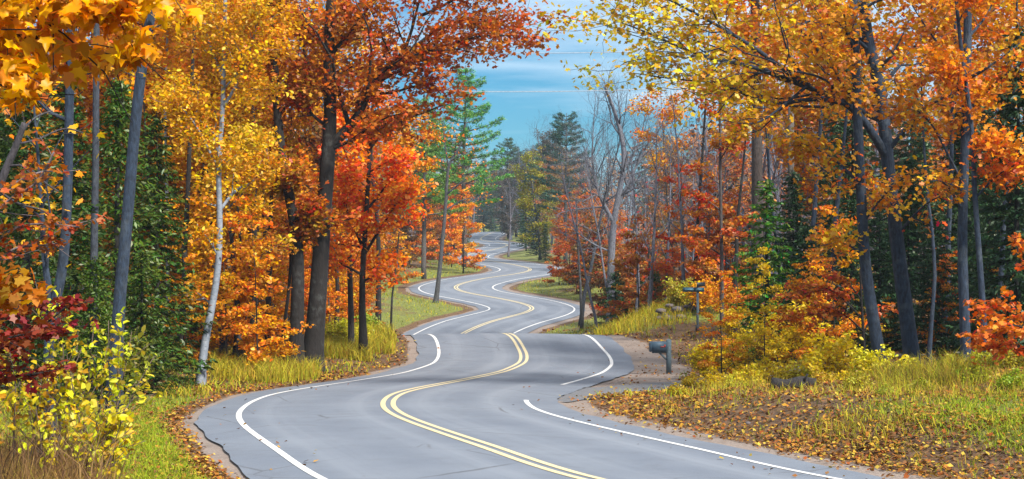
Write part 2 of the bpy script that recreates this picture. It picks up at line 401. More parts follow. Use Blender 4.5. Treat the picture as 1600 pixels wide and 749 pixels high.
# ------------------------------------------------------------------ leaves
KITE = np.array([[-.5, 0, 0], [-.08, .30, .06], [.5, 0, -.02], [-.08, -.30, .06]])
HEX = np.array([[-.5, 0, 0], [-.22, .26, .05], [.18, .24, .06], [.5, 0, -.06], [.18, -.24, .06], [-.22, -.26, .05]])
MAPLE = np.array([[-.45, 0, 0], [-.33, .20, .03], [-.36, .42, .02], [-.12, .30, .05], [.10, .50, .0], [.12, .20, .06], [.27, .20, .03], [.55, 0, -.10],
                  [.27, -.20, .03], [.12, -.20, .06], [.10, -.50, .0], [-.12, -.30, .05], [-.36, -.42, .02], [-.33, -.20, .03]])
OAK = np.array([[-.5, 0, 0], [-.28, .12, .03], [-.16, .24, .04], [-.04, .10, .04], [.10, .27, .03], [.22, .12, .03], [.36, .17, 0], [.5, 0, -.06],
                [.36, -.17, 0], [.22, -.12, .03], [.10, -.27, .03], [-.04, -.10, .04], [-.16, -.24, .04], [-.28, -.12, .03]])
SLIM = np.array([[-.5, 0, 0], [-.05, .14, .02], [.5, 0, 0], [-.05, -.14, .02]])
NEED = np.array([[-.5, .10, 0], [-.5, -.10, 0], [.5, -.03, 0], [.5, .03, 0]])

def cards(r, C, size, tmpl=KITE, up=0.6, axis=None, axis_w=0.0, var0=None, spread=0.5):
    C = np.asarray(C, float); n = len(C)
    N = r.normal(size=(n, 3)); N[:, 2] = np.abs(N[:, 2]) + up; N = nrm(N)
    A = r.normal(size=(n, 3)) * (1 - axis_w) if axis is not None else r.normal(size=(n, 3))
    if axis is not None: A = A + np.asarray(axis) * axis_w * 2.2
    A = nrm(A - (A * N).sum(1, keepdims=True) * N); B = np.cross(N, A)
    L = size * r.uniform(0.65, 1.3, n); k = len(tmpl)
    V = C[:, None] + L[:, None, None] * (tmpl[None, :, 0:1] * A[:, None] + tmpl[None, :, 1:2] * B[:, None] + tmpl[None, :, 2:3] * N[:, None])
    Fc = np.arange(n * k).reshape(n, k)
    v = np.ones((n, 4))
    v[:, 0] = r.uniform(0, 1, n); v[:, 1] = r.uniform(0, 1, n); v[:, 2] = r.uniform(0, 1, n)
    if var0 is not None: v[:, :2] = v[:, :2] * spread + np.asarray(var0)[:, :2] * (1 - spread)
    return V.reshape(-1, 3), Fc, np.repeat(v, k, 0)

LOBE = np.array([[-.5, 0, 0], [-.22, .12, .03], [-.12, .36, .03], [.08, .16, .05], [.30, .26, .0], [.5, 0, -.05], [.30, -.26, .0], [.08, -.16, .05], [-.12, -.36, .03], [-.22, -.12, .03]])
def crown_mesh(r, pts, sig, size, total=None, per=5, tmpl=KITE, flat=0.7, mat=LEAF, up=0.5, name='crown', turn=None):
    pts = np.asarray(pts, float); n = len(pts)
    if total: per = max(2, int(round(total / n)))
    cv = r.uniform(0, 1, (n, 2))
    if turn: cv[:, 0] = np.clip(np.interp(pts[:, 0], *turn) + r.normal(size=n) * 0.15, -.2, 1.6)      # leaves that have turned less on the outer limbs
    C = np.repeat(pts, per, 0) + r.normal(size=(n * per, 3)) * sig * np.array([1, 1, flat])
    V, Fc, v = cards(r, C, size, tmpl, up, var0=np.repeat(cv, per, 0))
    return mesh_np(name, V, [Fc], v, mats=[mat])

# ------------------------------------------------------------------ trees
def rot_about(d, ang, az):
    """tilt unit vector d by ang towards azimuth az round itself"""
    ref = np.array([0, 0, 1.0]) if abs(d[2]) < 0.9 else np.array([1.0, 0, 0])
    a = nrm(np.cross(d, ref)); b = np.cross(d, a)
    return nrm(d * math.cos(ang) + (a * math.cos(az) + b * math.sin(az)) * math.sin(ang))

class Wood:
    def __init__(s, seed):
        s.r = np.random.default_rng(seed); s.bag = Bag(); s.fine = Bag(); s.tips = []
    def limb(s, p, d, L, r0, lvl, P):
        r = s.r; seg = P.get('seg', (0.9, 0.6, 0.4, 0.3))[min(lvl, 3)]
        n = max(3, int(L / seg)); pts = [np.array(p, float)]; d = nrm(np.array(d, float)); ds = [d]
        wig = P.get('wig', (0.06, 0.16, 0.22, 0.25))[min(lvl, 3)]; tr = P.get('trop', (0.05, 0.05, 0.02, 0.0))[min(lvl, 3)]
        for _ in range(n):
            d = nrm(d + r.normal(size=3) * wig + np.array([0, 0, tr])); ds.append(d)
            pts.append(pts[-1] + d * L / n)
        return s.lay(np.array(pts), r0, max(r0 * P.get('tip', 0.18), 0.004), lvl, P)
    def lay(s, pts, r0, r1, lvl, P, t0=None):
        """add a branch along given points, then its children and leaf points"""
        r = s.r; n = len(pts); ts = np.linspace(0, 1, n)
        rad = r0 + (r1 - r0) * ts ** 0.8
        if lvl == 0: rad = rad * (1 + P.get('flare', 0.55) * np.exp(-ts * 26))
        if r0 > P.get('min_r', 0.0):
            (s.bag if lvl < 2 else s.fine).tube(pts, rad, (9, 6, 4, 3)[min(lvl, 3)], cap=lvl < 2)
        L = np.linalg.norm(np.diff(pts, axis=0), axis=1).sum()
        mx = P['levels']
        if lvl < mx:
            k = P['n'][lvl]; k = max(1, int(round(k * (L / P.get('ref', (L, 3.0, 1.5))[lvl] if lvl > 0 else 1)))) if lvl else k
            a0 = (t0 if t0 is not None else P['t0'][lvl]); az = r.uniform(0, 6.28)
            for c in range(k):
                t = a0 + (0.985 - a0) * (c + r.uniform(0.1, 0.9)) / k
                f = t * (n - 1); i0 = min(int(f), n - 2); q = pts[i0] + (pts[i0 + 1] - pts[i0]) * (f - i0); dd = nrm(pts[i0 + 1] - pts[i0])
                az += 2.4 + r.uniform(-0.5, 0.5)
                rr = np.interp(t, ts, rad)
                if lvl == 0:
                    tt_ = (t - a0) / (1 - a0); ln = P['R'] * P['prof'](tt_) * r.uniform(0.75, 1.2); ang = math.radians(P['ang'][0] * (1.15 - 0.5 * tt_)) * r.uniform(0.85, 1.15)
                else:
                    ln = L * P['ratio'][lvl] * (1.15 - 0.6 * t) * r.uniform(0.7, 1.2); ang = math.radians(P['ang'][lvl]) * r.uniform(0.7, 1.25)
                cd = rot_about(dd, ang, az)
                if lvl > 0 and P.get('plane', 0) > 0: cd[2] *= (1 - P['plane']); cd = nrm(cd)
                s.limb(q, cd, max(ln, 0.25), min(rr * P.get('cr', 0.55), 0.03 + ln * 0.016), lvl + 1, P)
        if lvl >= P['leaf']:
            k = max(1, int(L * P.get('dens', 3.0)))
            for t in r.uniform(0.25 if lvl < mx else 0.1, 1.0, k):
                f = t * (n - 1); i0 = min(int(f), n - 2); s.tips.append(pts[i0] + (pts[i0 + 1] - pts[i0]) * (f - i0))

def P_tree(R=3.0, n=(14, 5, 4), levels=2, leaf=1, t0=(0.35, 0.2, 0.15), ang=(62, 45, 45), ratio=(0, 0.5, 0.5), dens=3.0, prof=None, **k):
    d = dict(R=R, n=n, levels=levels, leaf=leaf, t0=t0, ang=ang, ratio=ratio, dens=dens,
             prof=prof or (lambda t: 0.45 + 0.9 * math.sin(math.pi * min(1, 0.12 + 0.86 * t)) * 0.62), ref=(1, 2.5, 1.2))
    d.update(k); return d

KEEP = {}
def finish(root, wd, leafkw=None, bark=BARK, bcol=(0.10, 0.105, 0.12, 1), lcol=None, cname='crown'):
    """children trunk and crown of a tree root"""
    t = obj('trunk', wd.bag.mesh('trunk', [bark], True), root, bcol)
    if wd.fine.n: tag(obj('branches', wd.fine.mesh('branches', [BARK], True), root, tuple(np.array(bcol[:3]) * 0.85) + (1,)), kind='stuff')
    if leafkw is not None and len(wd.tips):
        obj(cname, crown_mesh(wd.r, wd.tips, **leafkw), root, lcol)
    return root

def proto_tree(seed, H, r0, P, lean=0.03, **kw):
    wd = Wood(seed); r = wd.r
    n = max(6, int(H / 0.8)); d = nrm(np.array([r.normal() * lean, r.normal() * lean, 1.0])); pts = [np.array([0, 0, -0.15])]
    for _ in range(n):
        d = nrm(d + r.normal(size=3) * P.get('wig', (0.045,))[0] * 0.8 + np.array([0, 0, 0.04])); pts.append(pts[-1] + d * (H / n))
    wd.lay(np.array(pts), r0, r0 * 0.12, 0, P)
    return wd, kw

def children_of(o): return [c for c in bpy.data.objects if c.parent == o]
class Proto:
    def __init__(s, parts): s.parts = parts          # list of (name, mesh)
    def place(s, name, label, cat, group, x, y, rz, sc, lcol, bcol, z=None, sxy=None, dz=-0.08):
        root = bpy.data.objects.new(name, None); COL.objects.link(root); root.empty_display_size = 0.2
        zz = float(ground_z(x, y)) + dz if z is None else z
        root.location = (x, y, zz); root.rotation_euler = (0, 0, rz); root.scale = (sxy or sc, sxy or sc, sc)
        tag(root, label, cat, group)
        for nm, me in s.parts:
            o = bpy.data.objects.new(nm, me); COL.objects.link(o); o.parent = root
            if nm == 'branches': o['kind'] = 'stuff'
            o.color = lcol if nm == 'crown' else (bcol if nm == 'trunk' else tuple(np.array(bcol[:3]) * 0.85) + (1,))
        return root
def make_proto(wd, leafkw, bark=BARK):
    parts = [('trunk', wd.bag.mesh('trunk', [bark], True))]
    if wd.fine.n: parts.append(('branches', wd.fine.mesh('branches', [BARK], True)))
    if leafkw is not None: parts.append(('crown', crown_mesh(wd.r, wd.tips, **leafkw)))
    return Proto(parts)

# colours: base colour + how much hue wanders
GOLD = (0.74, 0.30, 0.004, 0.55); YELLOW = (0.76, 0.52, 0.012, 0.4); ORANGE = (0.76, 0.20, 0.004, 0.5); AMBER = (0.70, 0.235, 0.005, 0.6)
RUST = (0.48, 0.105, 0.008, 0.45); RED = (0.60, 0.085, 0.008, 0.45); SCARLET = (0.90, 0.115, 0.005, 0.5); MAROON = (0.20, 0.030, 0.014, 0.4)
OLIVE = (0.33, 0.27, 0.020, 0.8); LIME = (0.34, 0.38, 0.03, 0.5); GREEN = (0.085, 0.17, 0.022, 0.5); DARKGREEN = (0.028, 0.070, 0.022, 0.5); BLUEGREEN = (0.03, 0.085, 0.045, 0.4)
BROWN = (0.22, 0.095, 0.03, 0.6); PINEGREEN = (0.06, 0.16, 0.045, 0.5); SALMON = (0.46, 0.18, 0.045, 0.6); CEDAR = (0.052, 0.088, 0.010, 0.8)
GREYB = (0.032, 0.039, 0.055, 1); BLUEB = (0.017, 0.031, 0.058, 1); DARKB = (0.011, 0.009, 0.009, 1); BROWNB = (0.055, 0.042, 0.036, 1); PALEB = (0.25, 0.26, 0.29, 1)

def sinprof(t): return 0.42 + 0.62 * math.sin(math.pi * min(1, 0.1 + 0.85 * t))
# leafy forest trees
TREES = [make_proto(proto_tree(100 + k, H, 0.16, P_tree(R=R, n=(22, 5, 4), t0=(t0, .2, .15), dens=3.4, prof=sinprof))[0],
                    dict(total=7000, sig=0.26, size=sz, tmpl=HEX)) for k, (H, R, t0, sz) in enumerate([(14, 3.0, .16, .21), (15, 2.6, .22, .20), (12, 2.8, .10, .21), (16, 3.2, .26, .22)])]
# sparse understorey saplings with flat sprays
SAPS = [make_proto(proto_tree(200 + k, H, 0.045, P_tree(R=R, n=(18, 5, 3), t0=(.08, .25, .2), ang=(68, 40, 40), dens=3.4, plane=0.6, prof=lambda t: 0.95 - 0.6 * t, trop=(0.05, 0.0, 0.0, -0.02)))[0],
                   dict(total=2600, sig=0.15, size=0.15, tmpl=HEX, flat=0.35)) for k, (H, R) in enumerate([(5.0, 1.7), (6.5, 2.0), (3.6, 1.5)])]
# bare trees with a haze of twigs
BARE = [make_proto(proto_tree(300 + k, H, 0.15, P_tree(R=R, n=(15, 6, 6), levels=3, leaf=9, t0=(t0, .15, .1), ang=(48, 42, 42), ratio=(0, .55, .6), ref=(1, 2.5, 1.2), trop=(0.05, 0.07, 0.05, 0.05), wig=(.05, .12, .16, .2)))[0], None)
        for k, (H, R, t0) in enumerate([(14, 3.0, .3), (16, 2.8, .4), (12, 2.6, .2)])]
# bushes: many stems from the ground
def bush(seed, H, R, n, lk, dens=5.0, stem=0.018):
    wd = Wood(seed); r = wd.r
    P = P_tree(R=R, n=(6, 3), levels=1, leaf=1, t0=(.3, .2), ang=(45, 40), dens=dens, prof=lambda t: 0.5)
    for k in range(n):
        a = r.uniform(0, 6.28); o = np.array([math.cos(a), math.sin(a), 0]) * r.uniform(0, 0.25) * R
        d = nrm(np.array([math.cos(a) * 0.55 * R / H * r.uniform(.3, 1.4), math.sin(a) * 0.55 * R / H * r.uniform(.3, 1.4), 1.0]))
        h = H * r.uniform(0.65, 1.05); m_ = 7; pts = [o + np.array([0, 0, -0.1])]
        for _ in range(m_): d = nrm(d + r.normal(size=3) * 0.08); pts.append(pts[-1] + d * h / m_)
        wd.lay(np.array(pts), stem, stem * 0.3, 0, dict(P, R=R * 0.9, flare=0.0))
    return make_proto(wd, lk)
BUSH = [bush(400, 1.6, 1.3, 9, dict(total=2200, sig=0.12, size=0.13, tmpl=HEX)), bush(401, 2.4, 1.3, 7, dict(total=2000, sig=0.13, size=0.12, tmpl=HEX)),
        bush(402, 0.8, 1.0, 10, dict(total=1800, sig=0.10, size=0.12, tmpl=HEX), 7)]

# conifers
def spruce(seed, H, R, z0=0.6, gap=0.38, nb=6, step=0.075, droop=0.28, size=0.24, r0=0.12):
    r = np.random.default_rng(seed); b = Bag(); n = 10
    b.tube(np.column_stack([np.cumsum(r.normal(size=n) * 0.015), np.cumsum(r.normal(size=n) * 0.015), np.linspace(-0.15, H, n)]), np.linspace(r0, 0.012, n), 7)
    C, A = [], []
    z = z0
    while z < H - 0.1:
        L0 = R * (1 - z / H) ** 0.75 + 0.12
        k = nb + r.integers(-1, 2); a0 = r.uniform(0, 6.28)
        for c in range(k):
            a = a0 + c * 6.283 / k + r.normal() * 0.18; L = L0 * r.uniform(0.6, 1.15); d = np.array([math.cos(a), math.sin(a), 0])
            m_ = max(2, int(L / step)); t = np.linspace(0.12, 1, m_)
            zz = z + r.uniform(-0.1, 0.1) - droop * L * t + 0.16 * L * t ** 3
            pts = np.array([0, 0, 0]) + d[None] * (L * t)[:, None]; pts[:, 2] = zz
            b.tube(pts[[0, m_ // 2, -1]], [0.018 * L + 0.004, 0.012, 0.004], 3, False)
            side = np.array([-d[1], d[0], 0])
            for sgn in (-1, 1):
                C.append(pts + (side * sgn * 0.35 + d * 0.25)[None] * size * 0.8 + r.normal(size=pts.shape) * 0.03)
                A.append(np.repeat(nrm(d * 0.7 + side * sgn * 0.75 + np.array([0, 0, -0.3]))[None], m_, 0))
            C.append(pts + r.normal(size=pts.shape) * 0.03 - np.array([0, 0, 0.05])); A.append(np.repeat((d * 0.5 + np.array([0, 0, -0.8]))[None], m_, 0))
        z += gap * r.uniform(0.75, 1.2) * (0.55 + 0.45 * (1 - z / H))
    C = np.vstack(C); A = np.vstack(A)
    V, Fc, v = cards(r, C, size, SLIM * np.array([1, 1.15, 1]), 0.5, A, 0.75)
    return Proto([('trunk', b.mesh('trunk', [BARK], True)), ('crown', mesh_np('crown', V, [Fc], v, mats=[NEEDLE]))])
SPRUCE = [spruce(500, 10, 2.1), spruce(501, 7, 1.7, 0.3), spruce(502, 3.0, 0.95, 0.15, 0.26, 6, 0.06, size=0.18, r0=0.05), spruce(503, 13, 2.3, 1.2, 0.5, 6, 0.085, size=0.27)]
def pine(seed, H, R, z0):
    """white pine: tiers of long level boughs carrying tufts"""
    r = np.random.default_rng(seed); b = Bag(); n = 12
    b.tube(np.column_stack([np.cumsum(r.normal(size=n) * 0.05), np.cumsum(r.normal(size=n) * 0.05), np.linspace(-0.2, H, n)]), np.linspace(H * 0.016, 0.03, n), 8)
    C, A = [], []; z = z0
    while z < H - 0.2:
        f = (z - z0) / (H - z0); L0 = R * (0.55 + 0.6 * math.sin(math.pi * min(1, 0.25 + 0.5 * f))) * (1 - f ** 2.2 * 0.8); k = r.integers(3, 6); a0 = r.uniform(0, 6.28)
        for c in range(k):
            a = a0 + c * 6.283 / k + r.normal() * 0.25; L = L0 * r.uniform(0.55, 1.2); d = np.array([math.cos(a), math.sin(a), 0]); sd_ = np.array([-d[1], d[0], 0])
            t = np.linspace(0, 1, 6); pts = d[None] * (L * t)[:, None]; pts[:, 2] = z + 0.10 * L * t + 0.16 * L * t ** 2 * (0.4 + f) - 0.06 * L
            b.tube(pts, np.linspace(0.03 + 0.012 * L, 0.01, 6), 4, False)
            m_ = int(L * 16)
            tt_ = r.uniform(0.35, 1.05, m_); q = d[None] * (L * tt_)[:, None] + sd_[None] * (r.normal(size=m_) * 0.24 * L * (1.15 - tt_))[:, None]
            q[:, 2] = z + 0.10 * L * tt_ + 0.16 * L * tt_ ** 2 * (0.4 + f) - 0.06 * L + r.normal(size=m_) * 0.10
            q = np.repeat(q, 7, 0) + r.normal(size=(m_ * 7, 3)) * np.array([0.13, 0.13, 0.09])
            C.append(q); A.append(np.repeat((d * 0.7 + np.array([0, 0, 0.5]))[None], len(q), 0))
        z += r.uniform(0.7, 1.15) * (1.1 - 0.5 * f)
    C = np.vstack(C); A = np.vstack(A)
    V, Fc, v = cards(r, C, 0.30, SLIM * np.array([1, 0.9, 1]), 0.4, A, 0.55)
    return Proto([('trunk', b.mesh('trunk', [BARK], True)), ('crown', mesh_np('crown', V, [Fc], v, mats=[NEEDLE]))])
PINE = [pine(600, 22, 4.4, 7.0), pine(601, 19, 4.0, 7)]
def cedar(seed, H, R):
    r = np.random.default_rng(seed); b = Bag()
    b.tube([[0, 0, -0.15], [0.05, 0, H * .5], [0, 0, H]], [0.16, 0.09, 0.01], 7)
    n = 620; z = H * r.uniform(0.03, 1, n) ** 0.9; a = r.uniform(0, 6.28, n)
    rad = R * (1 - z / H) ** 0.75 * (0.35 + 0.65 * r.uniform(0, 1, n) ** 0.5) * (1 + 0.4 * np.sin(a * 3 + z * 2.3) + 0.35 * np.sin(a * 5 - z * 4.1))
    P_ = np.column_stack([np.cos(a) * rad, np.sin(a) * rad, z])
    for k in range(0, n, 13): b.tube([[0, 0, max(0, z[k] - 0.3)], P_[k]], [0.02, 0.006], 3, False)
    out = np.column_stack([np.cos(a), np.sin(a), np.full(n, -0.15)])
    C = np.repeat(P_, 13, 0) + r.normal(size=(n * 13, 3)) * np.array([0.16, 0.16, 0.09]); A = np.repeat(out, 13, 0)
    V, Fc, v = cards(r, C, 0.19, SLIM * np.array([1, 1.3, 1]), 0.25, A, 0.6, var0=np.repeat(r.uniform(0, 1, (n, 2)), 13, 0))
    return Proto([('trunk', b.mesh('trunk', [BARK], True)), ('crown', mesh_np('crown', V, [Fc], v, mats=[NEEDLE]))])
CEDARS = [cedar(700, 9, 1.9), cedar(701, 7, 1.6)]

# ------------------------------------------------------------------ trees traced one by one
def local(path, d, root, dy0=0.0, dy1=0.0, dense=5):
    p = np.array(path, float); n = len(p); t = np.arange(n)
    td = np.linspace(0, n - 1, (n - 1) * dense + 1)
    px = spline(t, p[:, 0])(td) if n > 2 else np.interp(td, t, p[:, 0]); py = spline(t, p[:, 1])(td) if n > 2 else np.interp(td, t, p[:, 1])
    dd = d + np.linspace(dy0, dy1, len(td))
    # real sizes at the tree's own distance; the depth drift is a sideways lean of the limb
    return np.column_stack([WX(px, d) - root[0], dd - root[1], WZ(py, d) - root[2]])

def hero(name, label, d, path, w, limbs, P, leafkw, lcol, bcol=GREYB, bark=BARK, seed=1, group=None, auto=True, cat='tree', t0=None, extra=None, roots=True):
    x0 = WX(path[0][0], d); z0 = float(ground_z(x0, d)); root = (x0, d, z0)
    rt = empty(name, root); tag(rt, label, cat, group)
    wd = Wood(seed); s = F / d
    pts = local(path, d, root); pts[0, 2] = min(pts[0, 2], -0.1)
    if pts[0, 2] > -0.05 or True: pts = np.vstack([[pts[0, 0], pts[0, 1], min(-0.15, pts[0, 2])], pts[1:]])
    PP = dict(P) if auto else dict(P, levels=0)
    wd.lay(pts, w[0] / s / 2, w[1] / s / 2, 0, PP, t0)
    for lb in limbs:
        lp, lw, dy = lb[0], lb[1], lb[2]
        q_ = local(lp, d, root, lb[3] if len(lb) > 3 else 0.0, dy)
        wd.lay(q_, lw / s / 2, 0.012, 1, dict(P, min_r=0.0))
    if extra: wd.tips.extend([np.array([WX(a, d) - x0, dy_, WZ(b, d) - z0]) for a, b, dy_ in extra])
    return finish(rt, wd, leafkw, bark, bcol, lcol)

PT = lambda **k: P_tree(**dict(dict(R=2.0, n=(12, 5, 4), t0=(.4, .2, .15), dens=3.0, prof=sinprof), **k))

# the big russet oak on the left of the road
hero('oak_tree', 'big dark oak with russet leaves leaning a long bough over the road', 57.5,
     [(486, 585), (492, 520), (499, 430), (506, 330), (513, 240), (516, 170), (514, 90), (517, 10), (522, -90), (520, -200)], (34, 12),
     [([(512, 232), (540, 205), (566, 170), (592, 122), (630, 85), (655, 10), (680, -80)], 21, -.6),
      ([(596, 116), (640, 92), (700, 72), (760, 60), (835, 64)], 8, -1.0, 0.3),
      ([(640, 78), (690, 40), (740, 28), (800, 44)], 7, 1.0, 0.3),
      ([(655, 20), (700, 0), (745, -20), (800, -10)], 6, 0.5, 0.8),
      ([(588, 130), (625, 112), (660, 120), (690, 150)], 5, -0.6, 0.3),
      ([(514, 150), (490, 120), (470, 70), (455, 20)], 9, 0.8),
      ([(514, 90), (545, 55), (575, 20), (600, -30)], 9, -0.8),
      ([(515, 200), (485, 175), (465, 140), (450, 120)], 7, -0.6),
      ([(513, 235), (560, 215), (600, 190), (640, 180)], 7, -1.2),
      ([(508, 300), (480, 290), (460, 260)], 5, -0.8), ([(506, 330), (530, 345), (560, 340)], 5, -0.8), ([(500, 400), (475, 370), (455, 360)], 5, -0.6)],
     PT(R=1.7, n=(7, 6, 4), t0=(.55, .15, .15), dens=4.5, plane=0.3), dict(total=11500, sig=0.26, size=0.20, tmpl=LOBE), RUST, DARKB, seed=11)
hero('oak_tree', 'second dark oak stem close beside the big russet oak', 57.0,
     [(462, 582), (464, 500), (465, 400), (455, 320), (440, 240), (430, 120), (425, 0)], (26, 10),
     [([(463, 380), (485, 350), (498, 320)], 7, -0.6), ([(455, 320), (430, 280), (405, 260)], 6, 0.6)],
     PT(R=1.5, n=(6, 5, 4), t0=(.5, .2, .15)), dict(total=7000, sig=0.26, size=0.19, tmpl=LOBE), (0.44, 0.14, 0.014, .8), DARKB, seed=12)
hero('dead_trunk', 'bare grey brown trunk just right of the russet oak stems', 58.5, [(497, 580), (500, 500), (503, 430), (506, 380)], (13, 7), [], PT(), None, None, BROWNB, seed=13, auto=False)
hero('dead_trunk', 'broken dark snag standing alone between oak and road', 66, [(549, 545), (548, 480), (546, 398)], (11, 8), [([(547, 420), (556, 405), (560, 392)], 3, 0.2)], PT(), None, None, (0.045, 0.04, 0.038, 1), seed=14, auto=False)

# birch
hero('birch_tree', 'white barked birch with a curved trunk at the bend', 48.5,
     [(313, 606), (319, 545), (331, 480), (341, 410), (343, 330), (342, 260), (347, 180), (350, 100), (352, 0), (355, -120)], (14, 5),
     [([(331, 480), (318, 468), (296, 470), (284, 455)], 6, 0.6), ([(342, 270), (318, 215), (296, 180), (270, 150)], 6, -0.5), ([(343, 330), (370, 295), (395, 280), (425, 240)], 6, 0.6),
      ([(347, 170), (378, 120), (400, 60), (415, 10)], 6, -0.6), ([(349, 120), (325, 70), (310, 20)], 5, 0.8), ([(341, 400), (325, 370), (312, 350)], 4, -0.5)],
     PT(R=1.5, n=(9, 6, 5), t0=(.42, .15, .15), dens=3.6), dict(total=11000, sig=0.25, size=0.13, tmpl=HEX), (0.74, 0.36, 0.006, .6), PALEB, BIRCH, seed=21)
hero('birch_tree', 'thin white birch stem half hidden left of the curved birch', 55, [(262, 560), (262, 420), (260, 280), (258, 160), (262, 40), (262, -100)], (7, 3), [],
     PT(R=1.2, n=(8, 4, 3)), dict(total=4500, sig=0.25, size=0.14, tmpl=HEX), GOLD, PALEB, BIRCH, seed=22)

# dark trunks on the far left
hero('forked_tree', 'blue grey tree forked low above the yellow shrub', 27,
     [(79, 690), (77, 620), (76, 560), (84, 485), (97, 420), (104, 330), (107, 230), (109, 120), (112, 0), (112, -150)], (19, 13),
     [([(84, 490), (70, 430), (62, 370), (55, 300), (45, 200), (30, 60)], 15, 0.5)], PT(R=1.5, n=(5, 4, 3), t0=(.7, .2, .15)), dict(per=4, sig=0.2, size=0.14, tmpl=MAPLE), GOLD, BLUEB, seed=31)
hero('leaning_tree', 'tall blue grey trunk leaning right in front of dark cedars', 34, [(178, 610), (186, 480), (197, 360), (208, 230), (221, 110), (238, 10), (262, -130), (280, -260)], (21, 14),
     [([(226, 75), (236, 55), (262, 40)], 5, -0.4)], PT(R=1.6, n=(6, 4, 3), t0=(.72, .2, .15)), dict(per=5, sig=0.22, size=0.14, tmpl=MAPLE), GOLD, BLUEB, seed=32)
hero('slim_tree', 'slim grey trunk rising between forked tree and leaning trunk', 40, [(148, 590), (147, 400), (149, 275), (150, 150), (151, 20), (152, -120)], (13, 9), [],
     PT(R=1.4, n=(5, 4, 3), t0=(.75, .2, .15)), dict(per=5, sig=0.22, size=0.14, tmpl=HEX), AMBER, GREYB, seed=33)
hero('dead_trunk', 'broken leaning dead trunk with grey twigs at the left edge', 24, [(-60, 640), (-40, 430), (-5, 300), (22, 235), (38, 192)], (20, 9),
     [([(28, 225), (60, 215), (90, 200), (118, 205)], 4, 0.4), ([(10, 260), (45, 262), (75, 285), (100, 300)], 4, -0.3), ([(0, 300), (30, 320), (60, 330), (85, 360)], 4, 0.4), ([(20, 240), (40, 190), (70, 170)], 4, 0.4)],
     PT(n=(0, 5, 3), levels=2, leaf=9, ratio=(0, .5, .5)), None, None, (0.045, 0.04, 0.048, 1), seed=34, auto=False)

# scarlet maple and its neighbours
hero('maple_tree', 'scarlet and orange maple glowing right behind the oak', 64,
     [(568, 540), (566, 450), (570, 370), (575, 290), (580, 205), (584, 140)], (12, 4),
     [([(568, 400), (600, 350), (625, 315), (645, 300)], 6, -0.8), ([(568, 390), (545, 340), (525, 300)], 6, 0.8), ([(572, 330), (610, 280), (635, 240)], 5, 0.6), ([(574, 300), (550, 260), (535, 220)], 5, -0.8),
      ([(567, 430), (595, 410), (625, 400)], 5, 0.8), ([(567, 430), (530, 410), (505, 400)], 5, -0.8), ([(580, 230), (605, 200), (622, 180)], 4, .5), ([(578, 240), (545, 195), (520, 170)], 4, .6), ([(567, 440), (590, 430), (612, 428)], 4, -.6)],
     PT(R=1.7, n=(9, 6, 4), t0=(.3, .15, .15), dens=4.5, plane=.3), dict(total=7600, sig=0.24, size=0.19, tmpl=HEX), (0.95, 0.215, 0.004, .6), DARKB, seed=41)
hero('slim_tree', 'slender dark tree leaning over the verge beyond the crest', 136,
     [(680, 478), (685, 440), (692, 370), (697, 310), (701, 262), (712, 240), (722, 222)], (8.5, 2.5),
     [([(701, 262), (695, 225), (693, 200), (690, 180)], 3.5, 0.5), ([(697, 305), (715, 290), (735, 275), (752, 262)], 4, -0.6), ([(696, 330), (725, 312), (750, 310), (775, 302)], 3, 0.8)],
     PT(R=2.2, n=(5, 4, 3), t0=(.6, .3, .2), dens=0.5), dict(per=5, sig=0.5, size=0.24, tmpl=HEX), ORANGE, (0.06, 0.062, 0.07, 1), seed=42)

# right-hand oaks
hero('oak_tree', 'grey oak with long bare limbs reaching out over the road', 46,
     [(1430, 604), (1420, 520), (1408, 430), (1396, 330), (1386, 240), (1376, 150), (1360, 80), (1349, 0), (1345, -110), (1350, -240)], (26, 15),
     [([(1388, 250), (1345, 190), (1300, 158), (1240, 138), (1160, 112), (1080, 96), (1010, 70), (950, 50)], 15, -2.5),
      ([(1310, 165), (1255, 160), (1190, 165), (1130, 140), (1060, 130), (985, 120)], 9, -1.0, -0.8),
      ([(1240, 138), (1180, 95), (1120, 60), (1060, 30), (1000, 10), (930, 22)], 8, -2.6, -1.3),
      ([(1380, 190), (1340, 160), (1290, 80), (1245, 20), (1210, -30)], 9, 1.5),
      ([(1250, 140), (1200, 180), (1160, 200), (1110, 195)], 6, -2.0, -1.2),
      ([(1372, 140), (1420, 90), (1460, 40), (1490, -20)], 9, 1.4), ([(1386, 240), (1430, 180), (1480, 150), (1530, 140)], 8, -1.4), ([(1400, 370), (1440, 320), (1480, 300)], 5, -1.0),
      ([(1396, 330), (1360, 300), (1310, 290), (1260, 260)], 6, -1.6), ([(1360, 80), (1310, 50), (1260, 40), (1210, 60)], 7, -1.5), ([(1350, 10), (1290, -20), (1220, -20), (1150, -10), (1080, 10)], 8, -1.8)],
     PT(R=2.2, n=(6, 6, 4), t0=(.5, .25, .15), dens=3.1, plane=.25), dict(total=7800, sig=0.24, size=0.175, tmpl=LOBE, turn=([-8.5, -5.5, -3.5, 0], [1.05, .85, .45, .25])), (0.62, 0.25, 0.010, .9), BLUEB, seed=51)
